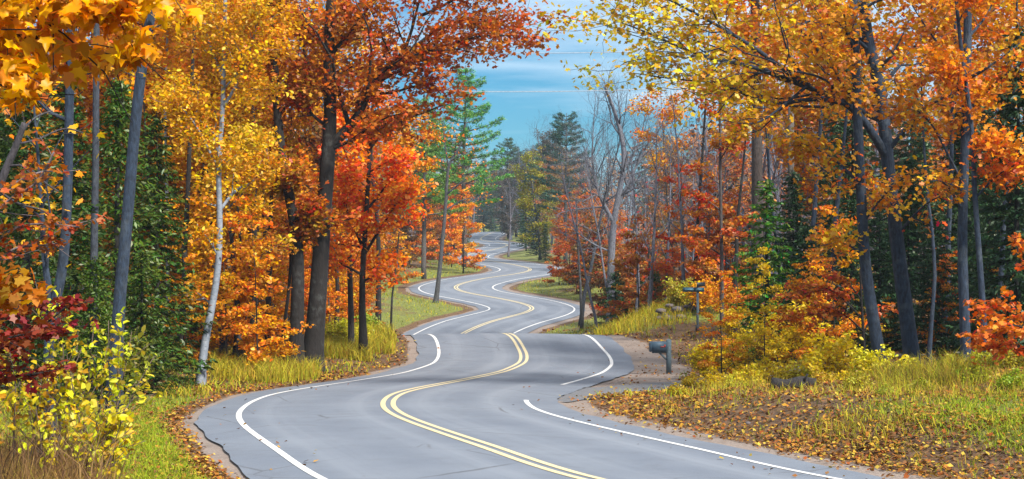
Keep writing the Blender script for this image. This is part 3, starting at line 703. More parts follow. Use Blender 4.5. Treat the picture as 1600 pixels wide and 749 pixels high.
hero('oak_tree', 'straight blue grey trunk beside the grey oak with long limbs', 45,
     [(1382, 608), (1368, 520), (1353, 420), (1347, 330), (1342, 230), (1338, 130), (1334, 20), (1330, -100), (1328, -220)], (21, 11),
     [([(1345, 290), (1310, 250), (1270, 225), (1230, 215)], 6, 1.2), ([(1347, 350), (1380, 300), (1410, 270)], 5, -1.2), ([(1350, 400), (1310, 380), (1270, 385)], 5, -1.2), ([(1340, 160), (1300, 120), (1270, 60)], 6, -1.2)],
     PT(R=2.0, n=(6, 5, 4), t0=(.55, .2, .15), dens=2.8, plane=.3), dict(total=2900, sig=0.24, size=0.175, tmpl=LOBE), (0.68, 0.29, 0.010, .6), BLUEB, seed=52)
hero('maple_tree', 'tall straight grey trunk near the right edge with orange leaves', 42,
     [(1509, 618), (1508, 520), (1504, 400), (1506, 280), (1510, 150), (1512, 30), (1512, -90), (1510, -220)], (18, 11),
     [([(1506, 290), (1470, 230), (1440, 190), (1400, 160), (1380, 130)], 5, -1.2), ([(1508, 180), (1550, 130), (1600, 90)], 6, -1.0), ([(1505, 330), (1470, 290), (1440, 285)], 5, -1.0), ([(1510, 120), (1470, 60), (1440, 0)], 6, 1.0), ([(1511, 60), (1550, 20), (1580, -30)], 6, 1.0)],
     PT(R=1.9, n=(6, 5, 4), t0=(.5, .2, .15), dens=2.3, plane=.3), dict(total=3000, sig=0.24, size=0.165, tmpl=LOBE), (0.66, 0.23, 0.010, .6), BLUEB, seed=53)
hero('slim_tree', 'slim leaning grey stem right of the tall straight trunk', 41, [(1542, 632), (1538, 520), (1530, 400), (1522, 280), (1516, 180), (1500, 60), (1490, -60)], (12, 5),
     [([(1524, 310), (1560, 270), (1600, 250)], 4, -0.6)], PT(R=1.4, n=(5, 4, 3), t0=(.5, .2, .15), dens=2.0), dict(total=2500, sig=0.24, size=0.16, tmpl=LOBE), ORANGE, BLUEB, seed=54)
hero('dark_tree', 'thick dark brown trunk behind the bare limbs above the green spruce', 76, [(1184, 540), (1184, 400), (1183, 280), (1182, 150), (1180, 30), (1180, -120)], (21, 14), [],
     PT(R=3.0, n=(9, 5, 4), t0=(.6, .2, .15)), dict(total=6000, sig=0.3, size=0.21, tmpl=HEX), ORANGE, (0.045, 0.033, 0.03, 1), seed=55)
hero('slim_tree', 'thin straight dark sapling with red leaves behind the road sign', 69, [(1128, 530), (1128, 420), (1126, 300), (1125, 190), (1124, 120)], (7, 3),
     [([(1128, 400), (1095, 380), (1060, 372)], 3, -0.5), ([(1127, 370), (1160, 345), (1185, 340)], 3, 0.5), ([(1127, 330), (1100, 310), (1075, 300)], 3, 0.5)],
     PT(R=1.6, n=(10, 4, 3), t0=(.25, .2, .15), plane=.5, dens=2.6), dict(total=2500, sig=0.2, size=0.18, tmpl=HEX, flat=.4), (0.52, 0.12, 0.014, .6), (0.06, 0.05, 0.05, 1), seed=56)
hero('bare_tree', 'leaning bare grey tree with a broken fork right of the far road', 108,
     [(956, 510), (955, 420), (962, 330), (975, 250), (962, 180), (945, 135)], (15, 4),
     [([(962, 330), (985, 280), (1005, 240), (1030, 200)], 8, 0.8), ([(960, 350), (935, 300), (925, 240), (930, 150)], 8, -0.8), ([(958, 395), (925, 380), (898, 360), (880, 352)], 4, 0.8), ([(970, 270), (1000, 220), (1010, 160)], 6, 0.4)],
     PT(R=3.0, n=(9, 7, 6), t0=(.4, .15, .1), levels=3, leaf=9, ang=(42, 40, 40), ratio=(0, .5, .55), trop=(0, .06, .05, .05)), None, None, (0.13, 0.14, 0.175, 1), seed=61)
for k, (px, d, lab) in enumerate([(905, 116, 'thin dark pole straight trunk on the verge right of the road'), (1015, 100, 'dark bare stem between leaning bare tree and the sign')]):
    hero('slim_tree', lab, d, [(px + 4, 520), (px + 2, 450), (px - 1, 400), (px - 3, 350), (px - 4, 310)], (5, 2), [], PT(R=2.0, n=(6, 4, 3), t0=(.5, .2, .1), dens=0.7), dict(per=4, sig=.35, size=.22, tmpl=HEX), (0.45, 0.1, 0.02, .6), (0.05, 0.05, 0.055, 1), seed=70 + k)

# ------------------------------------------------------------------ trees set out from grown forms
RR = np.random.default_rng(7)
ORD = 'leftmost second third fourth fifth sixth seventh eighth ninth tenth eleventh twelfth'.split()
def ordinal(label, k, n):
    if n > 24 or n < 2: return label
    if k == 0: return label + ', leftmost of them'
    if k == n - 1: return label + ', rightmost of them'
    return label + (', %s from the left' % ORD[k] if k <= (n - 1) // 2 else ', %s from the right' % ORD[n - 1 - k])
def put(proto, name, label, cat, group, px, d, sc, lcol, bcol=GREYB, rz=None, sxy=None):
    x = WX(px, d)
    e = float(edge_dist(x, d))
    if e < 1.6 or (d < 140 and (x < float(road_x(d))) != (px < 745)):
        sg = (-1.0 if px < 745 else 1.0) if d < 140 else math.copysign(1.0, x - float(road_x(d)))
        x = float(road_x(d))
        while float(edge_dist(x, d)) < 1.8: x += sg * 0.3
    j = RR.uniform(0.85, 1.15); hue = RR.normal(size=3) * 0.03
    lc = tuple(np.clip(np.array(lcol[:3]) * j * (1 + hue), 0, 1)) + (lcol[3],)
    return proto.place(name, label, cat, group, x, d, RR.uniform(0, 6.28) if rz is None else rz, sc, lc, bcol, sxy=sxy)

POLES = [make_proto(proto_tree(800 + k, H, r0, P_tree(R=2.4, n=(9, 5, 3), t0=(.62, .2, .15), dens=3.0, prof=sinprof))[0], dict(total=2200, sig=.26, size=.19, tmpl=HEX)) for k, (H, r0) in enumerate([(16, .12), (14, .085), (15, .15)])]
for lab, grp, lst in [
    ('slim dark trunk among the golden leaves behind the birch', 'dark trunks behind the birch', [(238, 50), (282, 54), (305, 58), (365, 55), (392, 57), (418, 60), (440, 58)]),
    ('slim dark trunk between the russet oak and the crest', 'dark trunks right of the oak', [(525, 72), (590, 78), (612, 84)]),
    ('slim blue grey trunk among the leaves of the right wood', 'blue grey trunks of the right wood', [(1215, 60), (1262, 58), (1300, 55), (1450, 50), (1475, 56), (1562, 49), (1585, 53)]),
    ('slim dark stem in the thicket behind the sign', 'dark stems behind the sign', [(1050, 92), (1085, 84), (1150, 80), (1205, 76)])]:
    for k, (px, d) in enumerate(lst):
        right = px > 1190
        x_ = WX(px, d)
        POLES[(k * 2 + len(lst)) % 3].place('slim_tree', ordinal(lab, k, len(lst)), 'tree', grp, x_, d, k * 1.9, [.92, 1.05, .85][k % 3], (0.74, .28, .005, .6) if not right else (0.70, .24, .006, .6), BLUEB if right else DARKB)
# single conifers
put(PINE[0], 'white_pine', 'tall bright green pine rising against the sky left of the road', 'pine', None, 726, 192, 1.06, (0.11, 0.28, 0.04, .6), (0.08, 0.07, 0.065, 1), 0.4)
put(PINE[1], 'white_pine', 'pale green pine half hidden behind the oak bough tip', 'pine', None, 662, 165, 0.95, (0.14, 0.25, 0.03, .5), (0.08, 0.07, 0.065, 1), 1.0)
put(PINE[1], 'white_pine', 'dark blue green pine top above the far right woods', 'pine', None, 884, 205, .98, (0.035, 0.09, 0.06, .4), (0.06, 0.06, 0.06, 1), 2.0)
put(SPRUCE[1], 'small_spruce', 'small green spruce on the left verge before the slender tree', 'spruce', None, 636, 100, 0.78, (0.07, 0.13, 0.02, .7), BROWNB, sxy=0.75)
put(SPRUCE[2], 'small_spruce', 'young green spruce on the mound left of the road sign', 'spruce', None, 1024, 88, 0.95, (0.055, 0.13, 0.025, .5), BROWNB, sxy=0.8)
put(SPRUCE[1], 'spruce_tree', 'bright green spruce under the thick dark trunk', 'spruce', None, 1198, 60, 0.95, (0.10, 0.21, 0.02, .8), DARKB, sxy=1.1)
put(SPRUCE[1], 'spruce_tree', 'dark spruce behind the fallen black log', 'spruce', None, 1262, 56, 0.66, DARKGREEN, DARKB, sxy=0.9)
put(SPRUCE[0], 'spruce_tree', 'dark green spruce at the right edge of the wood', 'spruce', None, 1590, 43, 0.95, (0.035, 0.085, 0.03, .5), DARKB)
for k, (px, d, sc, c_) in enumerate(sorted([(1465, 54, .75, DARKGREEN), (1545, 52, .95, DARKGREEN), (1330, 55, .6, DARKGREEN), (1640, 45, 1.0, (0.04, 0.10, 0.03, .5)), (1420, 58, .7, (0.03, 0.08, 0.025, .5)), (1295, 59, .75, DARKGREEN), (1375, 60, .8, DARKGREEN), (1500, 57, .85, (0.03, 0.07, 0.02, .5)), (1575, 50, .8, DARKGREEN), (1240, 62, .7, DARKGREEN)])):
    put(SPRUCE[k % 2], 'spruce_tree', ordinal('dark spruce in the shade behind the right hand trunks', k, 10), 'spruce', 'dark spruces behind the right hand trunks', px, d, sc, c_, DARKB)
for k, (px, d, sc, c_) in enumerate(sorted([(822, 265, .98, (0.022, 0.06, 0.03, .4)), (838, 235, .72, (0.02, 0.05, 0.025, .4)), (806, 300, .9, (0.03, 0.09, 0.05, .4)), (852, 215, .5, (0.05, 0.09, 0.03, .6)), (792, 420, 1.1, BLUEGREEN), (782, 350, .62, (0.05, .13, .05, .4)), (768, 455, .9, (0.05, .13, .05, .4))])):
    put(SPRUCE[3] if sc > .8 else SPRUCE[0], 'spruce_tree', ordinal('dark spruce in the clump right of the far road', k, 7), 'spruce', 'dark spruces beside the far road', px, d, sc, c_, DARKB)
for k, (px, d, sc, c_) in enumerate(sorted([(718, 215, .5, (0.04, 0.085, 0.02, .6)), (705, 225, .42, (0.06, 0.11, 0.025, .6)), (733, 260, .42, (0.05, 0.10, 0.02, .6)), (742, 300, .7, (0.04, .09, .03, .6)), (752, 345, .8, (0.04, .10, .04, .6)), (757, 400, .9, (0.04, .10, .04, .6))])):
    put(SPRUCE[1], 'small_spruce', ordinal('small dark spruce below the orange trees left of the far road', k, 6), 'spruce', 'small spruces left of the far road', px, d, sc, c_, DARKB)
for k, (px, d, sc, c_) in enumerate(sorted([(962, 100, .85, (0.03, 0.075, 0.022, .5)), (1040, 104, 1.0, (0.04, 0.09, 0.022, .5)), (995, 112, .9, (0.035, 0.08, 0.022, .5)), (915, 165, .9, (0.05, 0.1, .03, .5))])):
    put(SPRUCE[2], 'small_spruce', ordinal('young spruce scattered under the bare trees on the right', k, 4), 'spruce', 'young spruces under the bare trees', px, d, sc * 1.4, c_, DARKB)
# cedars behind the dark trunks on the left
for k, (px, d, sc, c_) in enumerate(sorted([(105, 43, .85, CEDAR), (185, 46, .95, (0.06, 0.10, 0.010, .8)), (245, 48, .8, CEDAR), (40, 40, .9, (0.042, 0.075, 0.010, .8)), (-10, 42, 1.0, CEDAR), (148, 40, .5, (0.075, 0.115, .010, .8)), (222, 43, .55, (0.065, .10, .010, .8)), (75, 37, .5, (0.055, 0.09, .010, .8))])):
    put((CEDARS + SPRUCE[:2])[(k * 3 + 1) % 4], 'cedar_tree', ordinal('loose green evergreen behind the dark trunks on the left', k, 8), 'evergreen', 'evergreens behind the dark trunks', px, d, sc, c_, DARKB)

# leafy trees, by stand
def stand(protos, name, label, cat, group, n, px0, px1, d0, d1, sc0, sc1, cols, bcols=(GREYB,), seed=0):
    r = np.random.default_rng(seed)
    for k in range(n):
        px = px0 + (px1 - px0) * (k + r.uniform(0.1, 0.9)) / n; d = r.uniform(d0, d1)
        put(protos[r.integers(len(protos))], name, ordinal(label, k, n), cat, group, px, d, r.uniform(sc0, sc1), cols[r.integers(len(cols))], bcols[r.integers(len(bcols))])
stand(TREES, 'golden_tree', 'golden leaved tree in the stand behind the birch', 'tree', 'golden trees behind the birch', 6, 255, 425, 52, 62, .72, .95, [GOLD, GOLD, AMBER, (0.62, 0.34, .015, .6)], (GREYB, BROWNB), 1)
stand(TREES, 'golden_tree', 'golden tree showing above the evergreens on the left', 'tree', 'golden trees above the evergreens', 5, -10, 240, 56, 68, .8, 1.0, [GOLD, AMBER], (GREYB,), 51)
stand(SAPS, 'amber_sapling', 'slim amber sapling in front of the golden stand', 'sapling', 'amber saplings by the birch', 8, 255, 435, 52, 62, .8, 1.15, [AMBER, GOLD, (0.45, .17, .015, .7)], (DARKB, BROWNB), 2)
stand(TREES, 'golden_tree', 'golden tree deep in the wood left of the oak', 'tree', 'golden trees deep in the left wood', 10, 220, 500, 66, 92, .85, 1.15, [GOLD, AMBER, ORANGE, BROWN], (GREYB, BROWNB), 3)
stand(TREES[:3], 'orange_tree', 'orange maple in the stand between oak and slender tree', 'tree', 'orange maples left of the road', 7, 530, 670, 88, 118, .55, .78, [ORANGE, (0.74, .23, .005, .6), AMBER], (DARKB, GREYB), 4)
stand(SAPS, 'orange_sapling', 'orange sapling low beside the scarlet maple', 'sapling', 'orange saplings beside the scarlet maple', 7, 515, 640, 70, 86, .6, .9, [ORANGE, AMBER, (0.5, .14, .012, .6)], (DARKB,), 5)
stand(TREES, 'orange_tree', 'orange tree under the tall pine left of the far road', 'tree', 'orange trees under the tall pine', 6, 690, 765, 197, 270, .6, .82, [ORANGE, (0.58, .2, .012, .6), (0.5, .16, .03, .6)], (GREYB,), 6)
stand(TREES, 'orange_tree', 'orange brown tree in the far left wood', 'tree', 'trees of the far left wood', 9, 520, 740, 190, 300, .9, 1.15, [SALMON, ORANGE, BROWN, AMBER], (GREYB,), 7)
stand(BARE, 'bare_tree', 'bare grey tree in the far left wood behind the orange trees', 'tree', 'bare trees of the far left wood', 8, 560, 760, 180, 320, .9, 1.2, [GOLD], (GREYB, (0.14, .13, .16, 1)), 8)
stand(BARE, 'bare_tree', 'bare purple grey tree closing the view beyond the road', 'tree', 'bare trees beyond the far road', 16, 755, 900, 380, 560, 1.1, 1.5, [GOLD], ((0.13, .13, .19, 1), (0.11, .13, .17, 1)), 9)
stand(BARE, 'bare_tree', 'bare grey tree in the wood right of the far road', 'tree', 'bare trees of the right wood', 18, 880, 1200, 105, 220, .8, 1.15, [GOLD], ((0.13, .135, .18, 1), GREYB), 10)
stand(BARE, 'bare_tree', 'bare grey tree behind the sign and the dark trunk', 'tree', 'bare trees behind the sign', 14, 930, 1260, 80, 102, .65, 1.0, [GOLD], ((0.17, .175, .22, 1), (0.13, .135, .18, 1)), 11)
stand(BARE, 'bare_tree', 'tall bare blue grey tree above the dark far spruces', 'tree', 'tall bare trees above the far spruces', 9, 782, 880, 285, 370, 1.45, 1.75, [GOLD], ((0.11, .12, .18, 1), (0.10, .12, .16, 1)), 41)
stand(PINE, 'white_pine', 'blue green pine closing the view over the far road', 'pine', 'pines closing the view', 5, 772, 850, 330, 440, .95, 1.1, [(0.035, .10, .05, .4), (0.05, .12, .045, .5)], (DARKB,), 42)
stand(TREES, 'orange_tree', 'rusty tree narrowing the far road on the left', 'tree', 'rusty trees left of the far bend', 6, 690, 752, 270, 400, .8, 1.05, [SALMON, ORANGE, (0.2, .16, .03, .7)], (GREYB,), 43)
stand(TREES[:1] + TREES[2:3], 'olive_tree', 'low olive tree closing the road at its far crest', 'tree', 'olive trees closing the far crest', 5, 738, 800, 470, 520, .8, 1.1, [(.10, .13, .03, .7), (.22, .16, .04, .7), (.30, .15, .03, .6)], (GREYB,), 47)
stand(TREES, 'grey_tree', 'muted blue green tree above the last bend', 'tree', 'muted trees above the last bend', 12, 765, 875, 300, 430, 1.15, 1.45, [(.05, .085, .075, .5), (.085, .085, .085, .6), (.07, .11, .05, .6), (.13, .10, .075, .6)], ((0.10, .12, .16, 1),), 45)
stand(SPRUCE[3:], 'spruce_tree', 'tall blue green spruce over the end of the road', 'spruce', 'tall spruces over the end of the road', 9, 735, 860, 440, 520, 1.3, 1.8, [(.03, .08, .05, .4), (.035, .075, .06, .4)], (DARKB,), 46)
stand(TREES, 'olive_tree', 'olive and salmon tree right of the dark far spruces', 'tree', 'olive trees right of the far spruces', 6, 842, 905, 200, 280, .9, 1.2, [SALMON, OLIVE, (0.30, .17, .05, .7)], (GREYB,), 44)
stand(SAPS, 'red_sapling', 'red leaved sapling on the right verge of the far road', 'sapling', 'red saplings beside the far road', 9, 862, 940, 140, 185, 1.0, 1.5, [RED, RUST, (0.5, .11, .015, .6)], (DARKB,), 12)
stand(TREES[:3], 'red_tree', 'red orange tree above the far right verge', 'tree', 'red orange trees right of the far road', 5, 858, 960, 150, 215, .5, .7, [(0.42, .11, .03, .6), SALMON, RED, ORANGE], (GREYB,), 13)
stand(SAPS, 'rust_sapling', 'rust red sapling in the thicket behind the sign', 'sapling', 'rust saplings behind the sign', 11, 985, 1175, 78, 105, .7, 1.2, [RUST, RED, (0.48, .13, .02, .6), SALMON], (DARKB, BROWNB), 14)
stand([TREES[1], TREES[3]], 'orange_tree', 'orange leaved tree in the wood behind the grey oak', 'tree', 'orange trees behind the grey oak', 4, 1200, 1600, 62, 88, 1.0, 1.2, [AMBER, ORANGE, (0.55, .2, .015, .7)], (GREYB, BLUEB), 15)
stand(TREES, 'orange_tree', 'orange tree in the middle of the right wood', 'tree', 'orange trees of the right wood', 4, 1040, 1230, 110, 160, .7, .95, [SALMON, ORANGE, (0.45, .13, .03, .6)], (GREYB,), 16)
stand(SAPS, 'golden_sapling', 'golden sapling low behind the yellow bushes on the right', 'sapling', 'golden saplings behind the yellow bushes', 7, 1100, 1350, 50, 58, .45, .7, [GOLD, YELLOW, AMBER, RUST], (DARKB,), 17)
stand(SPRUCE[:1] + SPRUCE[3:], 'spruce_tree', 'tall dark spruce deep in the right wood', 'spruce', 'spruces deep in the right wood', 10, 1230, 1640, 64, 90, .75, 1.0, [DARKGREEN, (0.04, .09, .03, .5)], (DARKB,), 18)
stand(TREES, 'yellow_tree', 'yellow green tree rising beyond the far right woods', 'tree', 'yellow trees beyond the far right woods', 4, 845, 930, 230, 300, .8, .95, [OLIVE, (0.5, .3, .02, .6), SALMON], (GREYB,), 19)

# ------------------------------------------------------------------ more undergrowth that hides the forest floor
stand(SAPS, 'golden_sapling', 'golden sapling at the foot of the left wood', 'sapling', 'golden saplings at the foot of the left wood', 14, 245, 520, 62, 80, .7, 1.1, [AMBER, GOLD, ORANGE, BROWN], (DARKB, BROWNB), 31)
stand(SAPS, 'orange_sapling', 'orange sapling on the verge left of the crest', 'sapling', 'orange saplings left of the crest', 10, 560, 680, 84, 112, .8, 1.2, [ORANGE, SCARLET, AMBER], (DARKB,), 32)
stand(SAPS, 'orange_sapling', 'orange brown sapling under the far left wood', 'sapling', 'saplings under the far left wood', 10, 620, 745, 150, 240, 1.2, 1.9, [ORANGE, AMBER, BROWN], (DARKB,), 33)
stand(SAPS, 'russet_sapling', 'russet sapling under the bare trees right of the road', 'sapling', 'russet saplings under the bare trees', 14, 900, 1110, 105, 150, .9, 1.5, [RUST, SALMON, RED, BROWN], (DARKB,), 34)
stand(SAPS, 'orange_sapling', 'orange sapling between the trunks of the right wood', 'sapling', 'orange saplings between the right trunks', 6, 1230, 1600, 50, 60, .5, .8, [ORANGE, AMBER, RUST, GOLD], (DARKB,), 35)
stand(TREES, 'mixed_tree', 'brown and gold tree filling the back of the left wood', 'tree', 'trees at the back of the left wood', 12, -20, 560, 95, 140, .9, 1.2, [AMBER, GOLD, SALMON, BROWN], (GREYB,), 36)
stand(TREES, 'mixed_tree', 'russet and orange tree filling the back of the right wood', 'tree', 'trees at the back of the right wood', 5, 1200, 1640, 110, 170, .9, 1.2, [AMBER, SALMON, ORANGE, BROWN], (GREYB,), 37)

# ------------------------------------------------------------------ far-off woods: nobody could count these
def far_woods(name, label, n, x0, x1, y0, y1, cols, seed, bare=0.5):
    r = np.random.default_rng(seed); C = []; v = []; cc = np.array(cols); keep = []
    b = Bag()
    for k in range(n):
        x = r.uniform(x0, x1); y = r.uniform(y0, y1)
        if edge_dist(x, y) < 5: continue
        z = float(ground_z(x, y)); H = r.uniform(10, 17); R = H * r.uniform(.16, .24)
        b.tube([[x, y, z - .3], [x + r.normal() * .3, y, z + H * .6], [x + r.normal() * .5, y, z + H]], [.17, .1, .02], 4, False)
        c_ = cc[r.integers(len(cc))]
        m_ = 110
        t = r.uniform(0.12, 1, m_); rad = R * np.sin(np.pi * np.clip(.15 + .8 * t, 0, 1)) * r.uniform(.3, 1.1, m_); a = r.uniform(0, 6.28, m_)
        P_ = np.column_stack([x + np.cos(a) * rad, y + np.sin(a) * rad, z + H * t])
        if r.uniform() < bare:
            for q in range(0, m_, 3): b.tube([[x, y, P_[q, 2] - R * .5], P_[q]], [.035, .012], 3, False)
            P_ = P_[::5]
        C.append(np.repeat(P_, 4, 0)); keep.append(np.repeat(c_[None] * r.uniform(.8, 1.2), len(P_) * 4, 0))
    C = np.vstack(C); C = C + r.normal(size=C.shape) * .5
    V, Fc, v = cards(r, C, 0.62, HEX, 0.4)
    v[:, :3] = np.repeat(np.vstack(keep), 6, 0) * (0.7 + 0.6 * v[:, 1:2])
    m = M(name + '_leaf'); at = m.n('ShaderNodeAttribute', attribute_name='var'); m.princ(at.outputs[0], 0.9)
    me = mesh_np(name, np.vstack([V, np.vstack(b.V)]), [Fc, np.vstack(b.Q) + len(V)], np.vstack([v, np.tile([.10, .10, .135, 1], (b.n, 1))]), mats=[m.m])
    return tag(obj(name, me), label, 'woods', None, 'stuff')
far_woods('distant_woods', 'far mass of grey and rust coloured woods beyond the trees', 420, -150, 160, 240, 620, [(.30, .12, .04), (.34, .16, .03), (.14, .08, .05), (.05, .08, .04), (.22, .10, .06)], 3, .6)
far_woods('distant_woods', 'purple grey woods on the rise at the end of the road', 170, -70, 60, 540, 760, [(.20, .11, .08), (.14, .10, .09), (.06, .09, .06), (.26, .12, .06)], 6, .5)
far_woods('side_woods', 'deep mixed autumn woods closing both sides behind the nearer trees', 260, -75, -18, 95, 240, [(.42, .18, .015), (.40, .13, .012), (.25, .11, .03), (.06, .09, .02)], 4, .3)
far_woods('side_woods', 'deep rust and green woods behind the oaks on the right', 300, 16, 85, 95, 240, [(.38, .13, .02), (.26, .12, .06), (.10, .08, .07), (.03, .06, .025)], 5, .85)

# ------------------------------------------------------------------ nearest foliage, leaf by leaf
def leaf_mesh(r, outline, curl):
    o = outline.copy(); n = len(o); o = o + r.normal(size=o.shape) * np.array([.03, .03, .02])
    V = np.vstack([o, [[0.0, 0, -.03]]]); V[:, 2] += curl * (V[:, 0] ** 2) * -1.2 + np.abs(V[:, 1]) * r.uniform(.0, .35)
    T = [[i, (i + 1) % n, n] for i in range(n)]
    return mesh_np('leaf', V, [np.array(T)], np.tile([.5, .5, .8, 1], (n + 1, 1)), mats=[LEAF])
def frame(n, a):
    n = nrm(n); a = nrm(a - (a * n).sum() * n); b = np.cross(n, a)
    return Matrix(((a[0], b[0], n[0]), (a[1], b[1], n[1]), (a[2], b[2], n[2])))
def leaves_one_by_one(root, meshes, P_, size, col, r, droop=0.9, face=0.5):
    for p_ in P_:
        o = bpy.data.objects.new('leaf', meshes[r.integers(len(meshes))]); COL.objects.link(o); o.parent = root
        n = r.normal(size=3); n[2] = abs(n[2]) + 0.35; n[1] -= face
        a = r.normal(size=3); a[2] -= droop
        mt = frame(n, a).to_4x4(); mt.translation = Vector(p_); sz = size * r.uniform(.7, 1.25)
        o.matrix_local = mt @ Matrix.Scale(sz, 4)
        c_ = np.array(col[:3]) * r.uniform(.7, 1.3); c_[1] *= r.uniform(.6, 1.35)
        o.color = (*np.clip(c_, 0, .95), .3)

# golden maple reaching in from the left, its trunk outside the picture
r = np.random.default_rng(77); dM = 13.0
rootM = (WX(-380, dM), dM, float(ground_z(WX(-380, dM), dM)))
fm = tag(empty('maple_tree', rootM), 'near golden orange maple branch hanging in at the upper left corner', 'tree')
wd = Wood(78); PM = P_tree(R=1, n=(0, 4, 3), levels=2, leaf=1, dens=9, ratio=(0, .35, .4), plane=.2, trop=(0, -.02, -.08, -.1), ref=(1, 1.0, .6))
wd.lay(local([(-380, 960), (-378, 500), (-385, 200), (-400, -100), (-410, -400)], dM, rootM), .17, .08, 0, dict(PM, levels=0, leaf=9))
for pth, w_, dy in [([(-382, 330), (-240, 120), (-100, 45), (40, 15), (150, -10), (245, -25)], 16, -.5), ([(-150, 70), (-60, 75), (20, 95), (70, 118), (100, 140)], 7, -.9), ([(-110, 50), (0, 55), (90, 62), (160, 80), (215, 70)], 7, .3),
                    ([(-200, 100), (-110, 110), (-40, 120), (15, 140), (55, 150)], 7, .4), ([(30, 15), (110, 20), (180, 30), (250, 36)], 6, -.8), ([(-120, 40), (-20, 10), (60, -20), (120, -60)], 7, .5),
                    ([(-180, 80), (-100, 30), (-20, 30), (50, 45)], 6, -.5), ([(100, 0), (170, -20), (240, -50)], 6, .5), ([(-230, 120), (-140, 60), (-60, 60), (0, 62)], 6, .7)]:
    wd.lay(local(pth, dM, rootM, 0, dy), w_ / 400, .004, 1, PM)
tp = np.array(wd.tips); tp = tp[r.permutation(len(tp))]
C = np.repeat(tp, 5, 0); C = C[r.permutation(len(C))]
C = C + r.normal(size=C.shape) * np.array([.07, .09, .06]) - np.array([0, 0, .05])
pxs = CX + (C[:, 0] + rootM[0]) / (C[:, 1] + rootM[1]) * F; pys = CY - (C[:, 2] + rootM[2]) / (C[:, 1] + rootM[1]) * F
inside = (pxs > -10) & (pys > -10)
lim = np.interp(pxs, [0, 30, 60, 90, 130, 170, 200, 240, 275], [165, 178, 150, 120, 150, 120, 105, 90, 45])
ok = (~inside) | (pys < lim)
C, inside = C[ok], inside[ok]
near = np.where(inside)[0]; near = near[np.argsort(C[near, 1])][:300]; rest = np.setdiff1d(np.arange(len(C)), near); rest = np.concatenate([rest[inside[rest]], rest[~inside[rest]][:1200]])
finish(fm, wd, None, BARK, DARKB)
LM = [leaf_mesh(r, MAPLE, c_) for c_ in (.1, .3, .5, .2, .4)]
MC = (0.78, 0.33, 0.012, .4)
leaves_one_by_one(fm, LM, C[near], .135, MC, r)
V, Fc, v = cards(r, C[rest], .13, MAPLE, .3, np.tile([0, 0, -1.0], (len(rest), 1)), .5)
tag(obj('crown', mesh_np('crown', V, [Fc], v, mats=[LEAF]), fm, MC), kind='stuff')

# shrubs in the lower left corner
LS = [leaf_mesh(r, HEX * np.array([1, .95, 1]), c_) for c_ in (.1, .3, .5)]
def near_shrub(label, px, d, top, spread, n, col, seed, size=.10, total=700, name='yellow_shrub'):
    r = np.random.default_rng(seed); x0 = WX(px, d); z0 = float(ground_z(x0, d)); rt = tag(empty(name, (x0, d, z0)), label, 'shrub')
    H = WZ(top, d) - z0; wd = Wood(seed); P = P_tree(R=.55, n=(8, 3), levels=1, leaf=1, t0=(.42, .2), ang=(48, 40), dens=9, prof=lambda t: 1.0 - .5 * t, trop=(0, .05, 0, 0))
    for k in range(n):
        a = r.uniform(-1, 1); h = H * r.uniform(.6, 1.03) * (1 - .25 * abs(a)); m_ = 8
        p0 = np.array([a * spread * .35, r.normal() * .25, -.1]); d_ = nrm(np.array([a * spread / H * .75, r.normal() * .12, 1])); pts = [p0]
        for _ in range(m_): d_ = nrm(d_ + r.normal(size=3) * .07); pts.append(pts[-1] + d_ * h / m_)
        wd.lay(np.array(pts), .016, .005, 0, dict(P, flare=0))
    finish(rt, wd, None, BARK, (0.11, .075, .055, 1))
    tp = np.array(wd.tips); C = tp[r.integers(len(tp), size=total)] + r.normal(size=(total, 3)) * .05
    C = C[np.argsort(C[:, 1])]
    leaves_one_by_one(rt, LS, C[:300], size, col, r, .35, .5)
    V, Fc, v = cards(r, C[300:], size, HEX, .4); tag(obj('crown', mesh_np('crown', V, [Fc], v, mats=[LEAF]), rt, col), kind='stuff')
YG = (0.60, 0.50, 0.03, .4)
near_shrub('yellow leaved shrub at the edge of the left grass verge', 122, 21.0, 545, .85, 11, YG, 81, .115, 620)
near_shrub('taller yellow shrub in front of the forked tree', 105, 22.5, 400, 1.2, 10, (0.52, 0.46, .03, .5), 82, .11, 620)
near_shrub('loose yellow shrub at the lower left picture edge', 15, 21.5, 430, 1.3, 9, (0.55, 0.40, .03, .6), 83, .11, 560)
def sapling(name, label, d, path, w_, limbs, col, size, total, seed, tm=LOBE, bcol=DARKB, sig=.07):
    return hero(name, label, d, path, w_, limbs, P_tree(R=.5, n=(0, 5, 3), levels=2, leaf=1, dens=7, ratio=(0, .4, .4), plane=.7, ref=(1, 1.2, .6), trop=(0, 0, 0, -.03)), dict(total=total, sig=sig, size=size, tmpl=tm, flat=.5), col, bcol, seed=seed, cat='sapling')
sapling('red_sapling', 'dark red leaved sapling reaching in low at the left edge', 18, [(-90, 900), (-85, 700), (-80, 560), (-75, 440)], (10, 5),
        [([(-84, 640), (-30, 560), (30, 530), (105, 470)], 5, .3), ([(-82, 620), (-20, 545), (50, 520), (110, 500)], 4, -.4), ([(-84, 680), (-30, 605), (20, 590), (60, 585)], 4, .3), ([(-80, 560), (-30, 510), (20, 490), (60, 470)], 4, .2)], (0.24, .030, .016, .4), .12, 650, 91)
